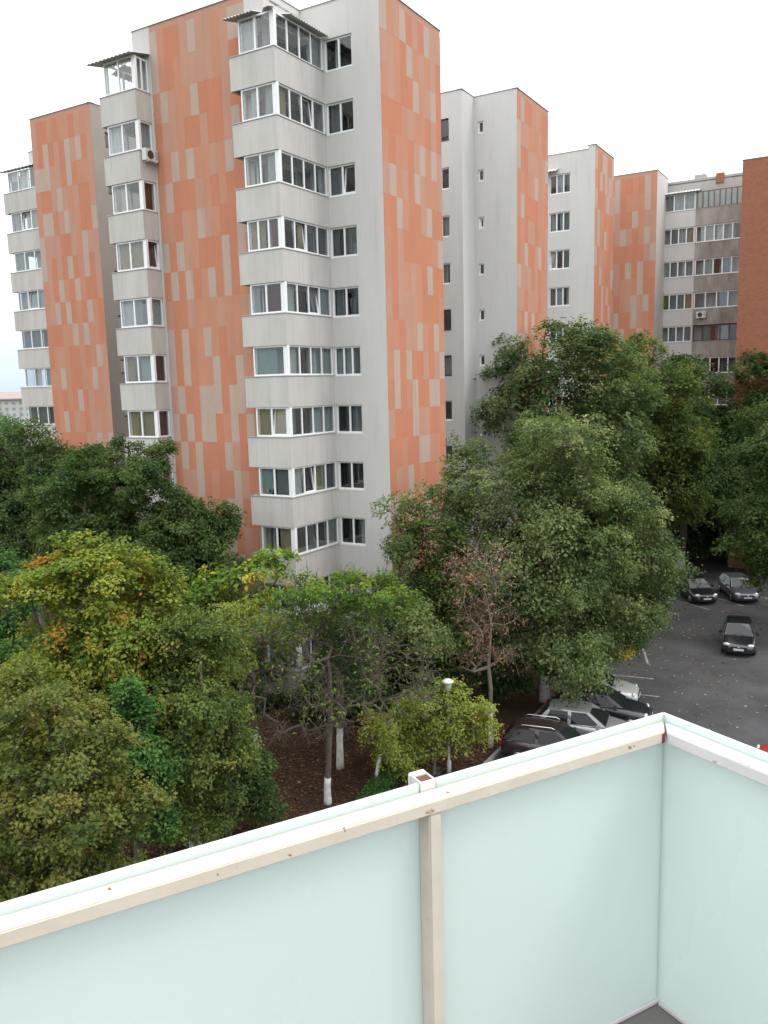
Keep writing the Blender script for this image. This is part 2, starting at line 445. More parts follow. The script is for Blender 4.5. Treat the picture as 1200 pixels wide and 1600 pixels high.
# ------------------------------------------------------------------ apartment building
H0, DZ = 14.3156, 2.75
def sill(k): return H0 - DZ * k
ROOF = 17.22
WFRAME, WPANE, WCURT = {}, {}, []
for s in range(4):                                   # four folded curtain sheets, unit size
    rng = random.Random(s)
    mb = MB(); n = 26; ph = rng.uniform(0, 6); fr = rng.uniform(5, 9)
    xs = [i / n for i in range(n + 1)]
    for x in xs:
        y = .028 * math.sin(x * fr * 6.28 + ph) + .014 * math.sin(x * 23 + ph * 2)
        mb.v += [(x, y, 0), (x + .01 * math.sin(9 * x), y * .7, 1)]
    for i in range(n): mb.f.append((2 * i, 2 * i + 2, 2 * i + 3, 2 * i + 1))
    WCURT.append(mb.mesh('curtain', True))
BLIND = MB().box(0, 1, -.005, .005, 0, 1).mesh('blind')

class Building:
    def __init__(s, name, label, u0, v0, cat='apartment block', group='wings of the orange apartment building'):
        s.u0, s.v0 = u0, v0
        s.root = empty(name, (*XY(u0, v0), GZ), -ANG, label, cat, group)
        s.inner = MB()
    def L(s, u, v, z): return (u - s.u0, v - s.v0, z - GZ)
    def wall(s, u, v, length, rot, z0, z1, material, holes=(), th=.28, name='wall'):
        """wall frame: x along the wall, y inwards, z up. holes = (x0, x1, z0, z1)"""
        xs = sorted({0, length, *[h[0] for h in holes], *[h[1] for h in holes]})
        zs = sorted({z0, z1, *[h[2] for h in holes], *[h[3] for h in holes]})
        mb = MB()
        for i in range(len(xs) - 1):
            j = 0
            while j < len(zs) - 1:
                cx = (xs[i] + xs[i + 1]) / 2
                ins = lambda jj: any(h[0] < cx < h[1] and h[2] < (zs[jj] + zs[jj + 1]) / 2 < h[3] for h in holes)
                if ins(j): j += 1; continue
                e = j
                while e + 1 < len(zs) - 1 and not ins(e + 1): e += 1
                a, b, c, d = xs[i], xs[i + 1], zs[j] - z0, zs[e + 1] - z0
                mb.quad((a, 0, c), (b, 0, c), (b, 0, d), (a, 0, d)); mb.quad((b, th, c), (a, th, c), (a, th, d), (b, th, d))
                j = e + 1
        for h in holes:
            a, b, c, d = h[0], h[1], h[2] - z0, h[3] - z0
            mb.quad((a, 0, c), (a, th, c), (b, th, c), (b, 0, c)); mb.quad((a, 0, d), (b, 0, d), (b, th, d), (a, th, d))
            mb.quad((a, 0, c), (a, 0, d), (a, th, d), (a, th, c)); mb.quad((b, 0, c), (b, th, c), (b, th, d), (b, 0, d))
        c, d = 0, z1 - z0
        mb.quad((0, 0, d), (length, 0, d), (length, th, d), (0, th, d))
        me = bpy.data.meshes.new(name); me.from_pydata(mb.v, [], mb.f)
        return link(name, me, s.root, s.L(u, v, z0), rot, material)
    def part(s, name, mb, material, u, v, z, rot=0, parent=None):
        return mb.build(name, material, parent or s.root, s.L(u, v, z), rot) if parent is None else mb.build(name, material, parent)
    def window(s, u, v, z, rot, x, wd, ht, n, material='pvc', inset=.09, curt=None, sillp=True, weights=None, seed=None, open_i=None, rng=None, cheap=False):
        """a framed window x metres along the wall that starts at (u, v); panes and curtains are its pieces"""
        rng = rng or random
        key = (round(wd, 2), round(ht, 2), n, sillp)
        bd, ml = .075, .095
        pw = (wd - 2 * bd - (n - 1) * ml) / n
        if key not in WFRAME:
            mb = MB()
            mb.box(0, bd, -.035, .035, 0, ht).box(wd - bd, wd, -.035, .035, 0, ht).box(bd, wd - bd, -.035, .035, 0, bd).box(bd, wd - bd, -.035, .035, ht - bd, ht)
            for i in range(1, n):
                a = bd + i * pw + (i - 1) * ml
                mb.box(a, a + ml, -.03, .03, bd, ht - bd)
            if sillp: mb.box(-.03, wd + .03, -.13, -.04, -.035, -.005)
            WFRAME[key] = mb.mesh('window')
            WPANE[key] = MB().box(0, pw, -.006, .006, 0, ht - 2 * bd).mesh('pane')
            WPANE[key, 's'] = MB().box(0, .05, -.03, .03, 0, ht - 2 * bd).box(pw - .05, pw, -.03, .03, 0, ht - 2 * bd).box(.05, pw - .05, -.03, .03, 0, .05).box(.05, pw - .05, -.03, .03, ht - 2 * bd - .05, ht - 2 * bd).mesh('sash')
        c, sn = math.cos(rot), math.sin(rot)
        lx, ly, lz = s.L(u, v, z)
        wo = link('window', WFRAME[key], s.root, (lx + x * c - inset * sn, ly + x * sn + inset * c, lz), rot, M[material])
        for i in range(n):
            px = bd + i * (pw + ml)
            p = link('pane', WPANE[key], wo, (px, 0, bd), 0, M['glass'])
            if open_i == i:
                p.rotation_euler.x = R(-7); p.location = (px, .035, bd)
                q = link('sash', WPANE[key, 's'], wo, (px, .035, bd), 0, M[material]); q.rotation_euler.x = R(-7)
        kinds = curt or ['none', 'white', 'sheer', 'white', 'sheer', 'grey', 'cream']
        for i in range(n):
            kd = kinds[i] if curt and len(curt) == n else rng.choice(kinds)
            if kd == 'none': continue
            px = bd + i * (pw + ml)
            half = rng.random() < .3
            cw = (pw + .06) * (rng.uniform(.4, .7) if half else 1)
            if kd.startswith('='):                  # roller blind, partly lowered
                hh = (ht - .1) * rng.uniform(.35, 1)
                q = link('blind', BLIND, wo, (px, .1, ht - .05 - hh), 0, CURT[kd[1:]]); q.scale = (pw, 1, hh)
            else:
                q = link('curtain', rng.choice(WCURT), wo, (px - .02 + (rng.random() < .5) * (pw + .04 - cw if half else 0), .13 + rng.uniform(0, .05), .03), 0, CURT[kd])
                q.scale = (cw, 1, ht - .1)
        return wo
    def facade(s, wallobj, length, z0, z1, seed, cols):
        """coloured facade panels, each a thin board fixed to the wall"""
        rng = random.Random(seed)
        cw = length / cols; unit = DZ / 2
        rows = int(round((z1 - z0) / unit)); uh = (z1 - z0) / rows
        cache = {}
        prev = [None] * rows
        for c in range(cols):
            r = 0; cur = [None] * rows
            while r < rows:
                run = rng.choice([1, 1, 1, 1, 2, 2])
                if c and rng.random() < .45:         # rows line up over neighbouring strips
                    while r + run < rows and run < 4 and rng.random() < .5: run += 1
                run = min(run, rows - r)
                kd = rng.choices(range(4), [.33, .18, .16, .33])[0]
                if r and kd == cur[r - 1]: kd = rng.choice([q for q in range(4) if q != kd])
                if kd == 3:
                    run = min(rng.choice([1, 1, 1, 2]), rows - r)
                    if prev[r] == 3 and rng.random() < .6: kd = 0
                for q in range(r, r + run): cur[q] = kd
                if run not in cache:
                    cache[run] = MB().box(0, cw - .003, -.009, 0, 0, run * uh - .003).mesh('facade_panel')
                o = link('facade_panel', cache[run], wallobj, (c * cw, -.002 - .0012 * kd, z1 - z0 - (r + run) * uh), 0, M[PAN[kd][0]])
                r += run
            prev = cur
    def interior(s, u0, u1, v0, v1, zmin=-14, zmax=17):
        for k in range(-1, 12):
            z = sill(k) - .95
            if zmin < z < zmax: s.inner.box(u0 - s.u0, u1 - s.u0, v0 - s.v0, v1 - s.v0, z - .1 - GZ, z + .05 - GZ)
    def finish(s):
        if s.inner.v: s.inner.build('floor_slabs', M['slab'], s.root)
    def cap(s, pts, z, wd=.34):
        """flashing along the roof edge, pts in (u, v)"""
        mb = MB()
        for (a, b), (c, d) in zip(pts, pts[1:]):
            d1 = Vector((c - a, d - b)).normalized(); n = Vector((-d1.y, d1.x))
            q = [Vector((a, b)) - d1 * .05 + n * -.035, Vector((c, d)) + d1 * .05 - n * .035, Vector((c, d)) + d1 * .05 + n * (wd - .06), Vector((a, b)) - d1 * .05 + n * (wd - .06)]
            mb.prism([(p.x - s.u0, p.y - s.v0) for p in q], z - GZ, z - GZ + .035)
        mb.build('roof_flashing', M['roofcap'], s.root)

A_, B_, C_, D_ = 0, math.pi / 2, -math.pi / 2, math.pi     # wall rotations: facing -v, +u, -u, +v

def canopy(bl, u0, u1, v0, v1, z, sides):
    """corrugated sheet roof over the topmost bay: sloping strips on the given sides"""
    mb = MB()
    def strip(p, q, out, n):
        p, q, out = Vector((*p, 0)), Vector((*q, 0)), Vector((*out, 0))
        base = len(mb.v)
        for i in range(n + 1):
            t_ = p.lerp(q, i / n)
            zz = .055 * (i % 2)
            mb.v += [tuple(t_ + Vector((0, 0, .30 + zz))), tuple(t_ + out + Vector((0, 0, zz))), tuple(t_ + out + Vector((0, 0, zz - .02))), tuple(t_ + Vector((0, 0, .28 + zz)))]
        for i in range(n):
            a = base + 4 * i
            mb.f += [(a, a + 1, a + 5, a + 4), (a + 1, a + 2, a + 6, a + 5), (a + 2, a + 3, a + 7, a + 6)]
    o = (bl.u0, bl.v0)
    for p, q, out_, n in sides:
        strip((p[0] - o[0], p[1] - o[1]), (q[0] - o[0], q[1] - o[1]), out_, n)
    me = bpy.data.meshes.new('bay_roof'); me.from_pydata(mb.v, [], mb.f)
    return link('bay_roof', me, bl.root, (0, 0, z - GZ), 0, M['corr'])

def bay_parapet(bl, k, poly_out, th, zt, zb, mname='parapet'):
    """balcony parapet: open polyline poly_out in (u, v); inner side to its right"""
    def offs(e):
        res = []
        P_ = [Vector(p) for p in poly_out]
        for i, p in enumerate(P_):
            ns = []
            if i: d1 = (p - P_[i - 1]).normalized(); ns.append(Vector((-d1.y, d1.x)))
            if i < len(P_) - 1: d1 = (P_[i + 1] - p).normalized(); ns.append(Vector((-d1.y, d1.x)))
            v = ns[0] if len(ns) == 1 or (ns[0] - ns[1]).length < 1e-4 else (ns[0] + ns[1])
            res.append((p.x + v.x * e - bl.u0, p.y + v.y * e - bl.v0))
        return res
    def shell(o, i, z0, z1):
        m_ = MB(); n = len(o)
        m_.v = [(*p, z0) for p in o] + [(*p, z1) for p in o] + [(*p, z0) for p in i] + [(*p, z1) for p in i]
        for q in range(n - 1):
            m_.f += [(q, q + 1, n + q + 1, n + q), (2 * n + q + 1, 2 * n + q, 3 * n + q, 3 * n + q + 1), (n + q, n + q + 1, 3 * n + q + 1, 3 * n + q), (q + 1, q, 2 * n + q, 2 * n + q + 1)]
        m_.f += [(0, n, 3 * n, 2 * n), (n - 1, 3 * n - 1, 4 * n - 1, 2 * n - 1)]
        return m_
    mb = shell(offs(0), offs(th), zb - GZ, zt - GZ)
    cp = shell(offs(-.03), offs(th + .05), zt - GZ + .002, zt - GZ + .03)
    o = mb.build('balcony', M[mname], bl.root)
    cp.build('sill', M['flash'], o)
    return o

# --- front wing
fw = Building('apartment_block', 'front orange and grey tower wing with stacked corner bays, nearest and tallest in view', -32.35, 31.06)
FR = 33.776
o = fw.wall(-31.18, 31.06, 5.83, A_, GZ, ROOF, M['salmon']); fw.facade(o, 5.83, GZ + .3, ROOF, 11, 12)
fw.wall(-32.35, 31.06, 1.17, A_, GZ, ROOF, M['grey_wall'])
fw.wall(-25.35, 31.06, 1.07, A_, GZ, ROOF, M['grey_wall'], [(.2, .95, sill(k) - .7, sill(k) + 1.2) for k in range(11)])
fw.wall(-24.28, 31.06, FR - 31.06, B_, GZ, ROOF, M['grey_wall'], [(.5, 2.3, sill(k) - .1, sill(k) + 1.25) for k in range(11)])
fw.wall(-24.28, FR, 4.264, A_, GZ, ROOF, M['grey_wall'], [(1.29, 2.80, sill(k), sill(k) + 1.36) for k in range(11)])
o = fw.wall(-20.016, FR, 5.85, B_, GZ, ROOF + .08, M['salmon']); fw.facade(o, 5.85, GZ + .3, ROOF + .08, 23, 10)
fw.wall(-32.35, 42.0, 42.0 - 31.06, C_, GZ, ROOF, M['shaded_wall'])
fw.wall(-20.016, FR + 5.85, 12.33, D_, GZ, ROOF, M['grey_wall'])
MB().box(0, 8.07, .1, 8.5, 0, .12).build('roof', M['slab'], fw.root, fw.L(-32.35, 31.06, ROOF - .4))
MB().box(0, 4.2, .1, 5.8, 0, .12).build('roof', M['slab'], fw.root, fw.L(-24.28, FR, ROOF - .4))
fw.cap([(-32.35, 31.06), (-24.28, 31.06), (-24.28, FR), (-20.016, FR)], ROOF)
fw.cap([(-20.016, FR), (-20.016, FR + 5.85)], ROOF + .08)
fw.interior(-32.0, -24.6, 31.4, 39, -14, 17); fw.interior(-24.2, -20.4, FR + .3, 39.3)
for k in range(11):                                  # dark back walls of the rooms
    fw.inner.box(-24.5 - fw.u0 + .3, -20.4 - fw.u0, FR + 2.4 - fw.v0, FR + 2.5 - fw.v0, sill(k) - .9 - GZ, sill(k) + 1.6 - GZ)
rng = random.Random(5)
CUR_A = [['white', 'none'], ['white', 'sheer'], ['none', 'sheer'], ['cream', 'cream', 'red'], ['sheer', 'red'], ['green'], ['cream', 'cream'], ['=green', '=grey'], ['none', 'cream'], ['none', 'grey'], ['sheer', 'none']]
CUR_B = [['none', 'none', 'none', 'sheer'], ['cream', 'none', 'none', 'grey'], ['none', 'none', 'none', 'sheer'], ['cream', 'cream', 'grey', 'grey'], ['sheer', 'none', 'grey', 'sheer'], ['sheer', 'none', 'sheer', 'sheer'], ['grey', 'none', 'sheer', 'sheer'], ['sheer', 'none', 'cream', 'grey'], ['none', 'none', 'none', 'sheer'], ['none', 'grey', 'none', 'sheer'], ['sheer', 'none', 'none', 'none']]
CUR_C = [['sheer', 'none'], ['grey', 'none'], ['grey', 'none'], ['grey', 'grey'], ['grey', 'grey'], ['sheer', 'grey'], ['none', 'grey'], ['none', 'none'], ['none', 'sheer'], ['grey', 'none'], ['none', 'grey']]
BC, BV, BL = -23.011, 30.082, -25.48
for k in range(11):
    z = sill(k)
    bay_parapet(fw, k, [(BL, 31.05), (BL, BV), (BC, BV), (BC, FR - .002)], .14, z, z - 1.38)
    fw.inner.box(BL + .02 - fw.u0, BC - .02 - fw.u0, BV + .02 - fw.v0, 31.04 - fw.v0, z - 1.375 - GZ, z - 1.2 - GZ)
    fw.inner.box(-24.27 - fw.u0, BC - .02 - fw.u0, 31.04 - fw.v0, FR - .01 - fw.v0, z - 1.375 - GZ, z - 1.2 - GZ)
    ht = 1.335 if k else 1.42
    fw.window(-24.97, BV, z + .035, A_, 0, 1.80, ht, len(CUR_A[k]), inset=.10, curt=CUR_A[k], sillp=False, rng=rng, open_i=1 if k == 6 else None)
    fw.window(BC, BV + .16, z + .035, B_, 0, 3.52, ht, 4, inset=.10, curt=CUR_B[k], sillp=False, rng=rng, open_i={1: 2, 4: 2, 7: 1, 3: 1}.get(k))
    MB().box(0, .16, 0, .16, 0, ht).build('corner_post', M['pvc'], fw.root, fw.L(BC - .165, BV + .005 + .06, z + .035))
    fw.window(-24.97, BV + .97, z + .035, C_, 0, .78, ht, 1, inset=.05, curt=['none'], sillp=False, rng=rng)
    fw.window(-24.28, FR, z, A_, 1.29, 1.51, 1.36, 2 + (k in (5, 9)), inset=.12, curt=CUR_C[k] if k not in (5, 9) else ['sheer', 'sheer', 'grey'], rng=rng, open_i={2: 1}.get(k))
canopy(fw, 0, 0, 0, 0, sill(0) + 1.46, [((-25.5, 31.04), (-23.85, 31.04), (0, -1.25), 18), ((-24.26, 30.9), (-24.26, FR - .03), (1.55, 0), 30), ((-23.85, 31.04), (-24.26, 30.9), (1.0, -1.1), 2)])
# --- corner bay at the left end of the front wing
B2C, B2V, B2L = -31.33, 30.09, -33.78
CUR2 = [['none', 'none'], ['white', 'none'], ['white', 'none'], ['cream', 'cream'], ['white', 'sheer'], ['cream', 'sheer'], ['cream', 'cream'], ['white', 'none'], ['none', 'none'], ['none', 'none'], ['none', 'none']]
for k in range(11):
    z = sill(k) - .11
    bay_parapet(fw, k, [(B2L, 32.6), (B2L, B2V), (B2C, B2V), (B2C, 31.045)], .14, z, z - 1.33)
    fw.inner.box(B2L + .02 - fw.u0, B2C - .02 - fw.u0, B2V + .02 - fw.v0, 31.04 - fw.v0, z - 1.325 - GZ, z - 1.15 - GZ)
    fw.inner.box(B2L + .02 - fw.u0, -32.37 - fw.u0, 31.04 - fw.v0, 32.6 - fw.v0, z - 1.325 - GZ, z - 1.15 - GZ)
    ht = 1.38 if k else 1.5
    fw.window(-33.44, B2V, z + .035, A_, 0, 1.96, ht, 2, inset=.10, curt=CUR2[k], sillp=False, rng=rng)
    MB().box(0, .14, 0, .14, 0, ht).build('corner_post', M['pvc'], fw.root, fw.L(B2C - .145, B2V + .065, z + .035))
    fw.window(B2C, B2V + .12, z + .035, B_, .02, .80, ht, 1 + (k == 0), inset=.09, curt=['red' if k in (2, 3, 5, 6, 7) else 'sheer'] if k else ['none', 'none'], sillp=False, rng=rng, open_i=0 if k == 3 else None)
    fw.window(-33.44, B2V + 2.3, z + .035, C_, 0, 2.1, ht, 2, inset=.05, curt=['none', 'none'], sillp=False, rng=rng)
canopy(fw, 0, 0, 0, 0, sill(0) + 1.42, [((-34.2, 31.3), (-31.2, 31.3), (0, -1.5), 22), ((-33.3, 33.0), (-33.3, 31.3), (-.9, 0), 12)])

def ac_unit(bl, u, v, z, rot, label):
    o = MB().box(0, .78, -.30, -.03, 0, .54).mesh('body')
    c = empty('air_conditioner', (0, 0, 0), -ANG + rot, label, 'air conditioner')
    x, y = XY(u, v); c.location = (x, y, z)
    link('body', o, c, (0, 0, 0), 0, M['plastic'])
    g = MB()
    seg = 16
    ring = [(.30 + .2 * math.cos(6.283 * i / seg), .27 + .2 * math.sin(6.283 * i / seg)) for i in range(seg)]
    n = len(g.v); g.v += [(x, -.303, y) for x, y in ring] + [(x, -.312, y) for x, y in ring]
    g.f += [tuple(range(seg, 2 * seg))] + [(i, (i + 1) % seg, seg + (i + 1) % seg, seg + i) for i in range(seg)]
    g.build('fan_grille', M['darkgrille'], c)
    for xx in (.12, .62): MB().box(xx, xx + .04, -.32, 0, -.06, -.002).box(xx, xx + .04, -.03, 0, -.25, -.06).build('bracket', M['plastic'], c)
    for q in range(5): MB().box(.60, .75, -.304, -.3, .1 + q * .08, .13 + q * .08).build('louvre', M['darkgrille'], c)
ac_unit(fw, B2C + .035, B2V + .1, 11.0, B_, 'white air conditioner on the second parapet of the left corner bay')
# thin aerial bracket beside that bay
ar = empty('aerial_mast', (*XY(-30.9, 31.02), 11.6), -ANG, 'thin metal aerial pole with side arm beside left corner bay', 'aerial')
MB().tube([(0, 0, 0), (0, -.25, .15), (0, -.3, 1.5)], .018).build('pole', M['lamp_metal'], ar)
MB().tube([(0, -.3, 1.5), (.75, -.45, 1.9)], .014).build('arm', M['lamp_metal'], ar)
fw.finish()

# --- left wing
lw = Building('apartment_block', 'orange panelled wing at far left with narrow balconies on its left side', -56.0, 36.7)
LV = 36.7
o = lw.wall(-47.7, LV, 5.6, A_, GZ, 17.3, M['salmon']); lw.facade(o, 5.6, GZ + .3, 17.3, 37, 11)
lw.wall(-42.1, LV, 8, B_, GZ, 17.3, M['shaded_wall'], [(1.0, 1.62, sill(k) + .68, sill(k) + 1.55) for k in range(11)])
lw.wall(-47.7, 44.7, 8, C_, GZ, 17.3, M['grey_wall'])
lw.wall(-53.5, 40.8, 5.8, A_, GZ, 17.1, M['grey_wall'])
lw.wall(-53.5, 48.8, 8, C_, GZ, 17.1, M['grey_wall'])
lw.wall(-42.1, 44.4, 9.7, A_, GZ, 16.8, M['grey_wall'])
MB().box(0, 5.5, .1, 8, 0, .12).build('roof', M['slab'], lw.root, lw.L(-47.65, LV, 16.9))
lw.cap([(-47.7, LV), (-42.1, LV), (-42.1, 44.7)], 17.3)
lw.cap([(-53.5, 40.8), (-47.75, 40.8)], 17.1)
for k in range(11):
    lw.window(-42.1, LV, sill(k) + .68, B_, 1.0, .62, .87, 1, 'brown_frame', curt=['none'], inset=.12, rng=rng)
    z = sill(k)
    bay_parapet(lw, k, [(-55.4, 42.2), (-55.4, 39.88), (-47.72, 39.88)], .14, z, z - 1.36)
    lw.inner.box(-55.38 - lw.u0, -47.75 - lw.u0, 39.9 - lw.v0, 40.78 - lw.v0, z - 1.355 - GZ, z - 1.2 - GZ); lw.inner.box(-55.38 - lw.u0, -53.52 - lw.u0, 40.79 - lw.v0, 42.2 - lw.v0, z - 1.355 - GZ, z - 1.2 - GZ)
    lw.window(-54.85, 39.88, z + .035, A_, 0, 3.35, 1.36, 3, inset=.1, curt=[rng.choice(['sheer', 'white', 'grey', 'none', 'green']) for _ in range(3)] if k else ['=white', '=white', 'none'], sillp=False, rng=rng, open_i=1 if k in (1, 3) else None)
    lw.window(-51.45, 39.88, z + .035, A_, 0, 3.6, 1.36, 3, inset=.1, sillp=False, rng=rng)
    lw.window(-54.85, 41.9, z + .035, C_, 0, 1.9, 1.36, 2, inset=.05, curt=['none', 'sheer'], sillp=False, rng=rng)
canopy(lw, 0, 0, 0, 0, sill(0) + 1.46, [((-55.7, 40.78), (-47.75, 40.78), (0, -1.15), 40)])
lw.finish()

# --- second wing to the right, behind the front one
r1 = Building('apartment_block', 'second orange and grey wing with a column of tiny square windows', -30, 47.36)
R1Z = 17.2
st1 = 2.787
r1.wall(-31, 47.36, 8.45, A_, GZ, R1Z, M['grey_wall'], [(7.59 - 1.15, 7.59, 15.75 - 1.25 - st1 * k, 15.75 - st1 * k) for k in range(11)])
r1.wall(-22.55, 47.36, 1.74, B_, GZ, R1Z, M['grey_wall'])
r1.wall(-22.55, 49.1, 2.78, A_, GZ, R1Z, M['grey_wall'], [(.24, .62, 15.76 - .68 - st1 * k, 15.76 - st1 * k) for k in range(11)])
o = r1.wall(-19.77, 49.1, 5.3, B_, GZ, R1Z, M['salmon']); r1.facade(o, 5.3, GZ + .3, R1Z, 41, 9)
r1.wall(-19.77, 54.4, 11, D_, GZ, R1Z, M['grey_wall'])
r1.wall(-31, 54.4, 7.04, C_, GZ, R1Z, M['grey_wall'])
MB().box(.1, 8.4, .1, 6.9, 0, .12).build('roof', M['slab'], r1.root, r1.L(-31, 47.36, R1Z - .4))
r1.cap([(-31, 47.36), (-22.55, 47.36), (-22.55, 49.1), (-19.77, 49.1), (-19.77, 54.4)], R1Z)
r1.interior(-30.9, -22.7, 47.7, 50); 
for k in range(11):
    r1.window(-31, 47.36, 15.75 - 1.25 - st1 * k, A_, 7.59 - 1.15, 1.15, 1.25, 2, inset=.12, rng=rng, material='pvc' if k not in (0, 4, 5) else 'brown_frame', curt=[rng.choice(['none', 'grey', 'none', 'sheer']) for _ in range(2)])
    r1.window(-22.55, 49.1, 15.76 - .68 - st1 * k, A_, .24, .38, .68, 1, inset=.12, rng=rng, curt=['none'], open_i=0 if k == 2 else None)
r1.finish()

# --- third wing
r2 = Building('apartment_block', 'third orange and grey wing with triple windows on the grey side', -28, 64.5)
st2 = 2.81
r2.wall(-29, 64.5, 9.27, A_, GZ, 17.2, M['grey_wall'], [(5.7, 7.36, 14.3 - st2 * k, 15.73 - st2 * k) for k in range(11)])
o = r2.wall(-19.73, 64.5, 4.9, B_, GZ, 17.45, M['salmon']); r2.facade(o, 4.9, GZ + .3, 17.45, 53, 8)
r2.wall(-19.73, 69.4, 9, D_, GZ, 17.2, M['grey_wall']); r2.wall(-29, 69.4, 4.9, C_, GZ, 17.2, M['grey_wall'])
MB().box(0, .55, 0, .3, 0, .25).build('parapet_end', M['grey_wall'], r2.root, r2.L(-20.28, 64.502, 17.2))
MB().box(.1, 9.2, .1, 4.8, 0, .12).build('roof', M['slab'], r2.root, r2.L(-29, 64.5, 16.8))
r2.cap([(-29, 64.5), (-20.3, 64.5)], 17.2); r2.cap([(-20.3, 64.5), (-19.73, 64.5), (-19.73, 69.4)], 17.45)
r2.interior(-28.9, -20, 64.8, 67)
for k in range(11):
    r2.window(-29, 64.5, 14.3 - st2 * k, A_, 5.7, 1.66, 1.43, 3, inset=.12, rng=rng, curt=[['none', 'sheer', 'grey'], ['sheer', 'sheer', 'grey'], ['white', 'red', 'grey'], ['grey', 'sheer', 'sheer']][k % 4], open_i=0 if k == 2 else None)
canopy(r2, 0, 0, 0, 0, 15.85, [((-23.9, 64.48), (-22.6, 64.48), (0, -.7), 10)])
r2.finish()

# --- fourth wing with rows of loggias
r3 = Building('apartment_block', 'far wing with dull orange gable and rows of glazed loggias beside the brick block', -24, 74.2)
o = r3.wall(-21.5, 74.2, 4.05, A_, GZ, 17.2, M['salmon']); r3.facade(o, 4.05, GZ + .3, 17.2, 67, 8)
r3.wall(-17.45, 74.2, 3.9, B_, GZ, 17.2, M['grey_wall'])
r3.wall(-17.45, 78.1, 7.2, A_, GZ, 16.9, M['old_grey'])
r3.wall(-21.5, 82, 7.8, C_, GZ, 17.0, M['old_grey'])
MB().box(.1, 11, .1, 4, 0, .12).build('roof', M['slab'], r3.root, r3.L(-21.5, 78, 16.6))
MB().box(.1, 4, .1, 7, 0, .12).build('roof', M['slab'], r3.root, r3.L(-21.5, 74.2, 16.8))
MB().box(0, .9, 0, .9, 0, .5).build('chimney', M['old_grey'], r3.root, r3.L(-15.3, 78.3, 16.75))
MB().box(0, .62, 0, .5, 0, .8).build('brick_chimney', M['brick_chimney'], r3.root, r3.L(-13.5, 78.0, 16.3))
r3.cap([(-21.5, 74.2), (-17.45, 74.2), (-17.45, 78.1)], 17.2)
L1 = [['none', 'sheer', 'sheer'], ['none', 'grey', 'sheer', 'cream'], ['sheer', 'grey', 'white', 'none'], ['lime', 'grey', 'grey', 'ochre'], ['none', 'grey', 'none', 'grey'], ['grey'] * 4]
L2 = [[], ['white', 'sheer', 'white', 'sheer', 'red'], ['none', 'sheer', 'red', 'blue', 'none'], ['grey', 'none', 'blue', 'none'], ['none', 'grey', 'red', 'sheer', 'red'], ['grey', 'none', 'red', 'grey', 'none'], ['none', 'sheer', 'none', 'none', 'none']]
for k in range(11):
    z = 14.25 - 2.77 * k
    bay_parapet(r3, k, [(-17.72, 78.0), (-17.72, 77.4), (-14.98, 77.4)], .14, z, z - 1.36, 'grey_wall')
    bay_parapet(r3, k, [(-14.94, 77.43), (-11.0, 77.43)], .14, z, z - 1.36, 'dirty_parapet')
    r3.inner.box(-17.7 - r3.u0, -11 - r3.u0, 77.45 - r3.v0, 78.08 - r3.v0, z - 1.35 - GZ, z - 1.2 - GZ)
    MB().box(0, .12, .0, .66, 0, 2.74).build('divider', M['grey_wall'], r3.root, r3.L(-15.05, 77.44, z - 1.355))
    c1 = L1[k] if k < len(L1) else ['none', 'grey', 'sheer', 'none']
    r3.window(-17.65, 77.42, z + .035, A_, .02, 2.62, 1.36 if k else 1.42, len(c1), inset=.08, curt=c1, sillp=False, rng=rng)
    c2 = L2[k] if k < len(L2) else ['grey', 'none', 'sheer', 'none', 'grey']
    if k == 0: r3.window(-14.9, 77.45, z + .035, A_, 0, 3.7, 1.42, 8, 'rust_frame', inset=.08, curt=['white'] * 8, sillp=False, rng=rng)
    elif k == 4: r3.window(-14.9, 77.45, z + .035, A_, 0, 3.7, 1.34, 5, 'brown_frame', inset=.08, curt=c2, sillp=False, rng=rng)
    else: r3.window(-14.9, 77.45, z + .035, A_, 0, 3.7, 1.36, len(c2), inset=.08, curt=c2, sillp=False, rng=rng)
canopy(r3, 0, 0, 0, 0, 15.72, [((-17.8, 78.05), (-14.7, 78.05), (0, -.95), 24)])
r3.finish()
ac_unit(r3, -14.6, 77.42, 5.15, A_, 'air conditioner on the stained parapet of the far loggias')

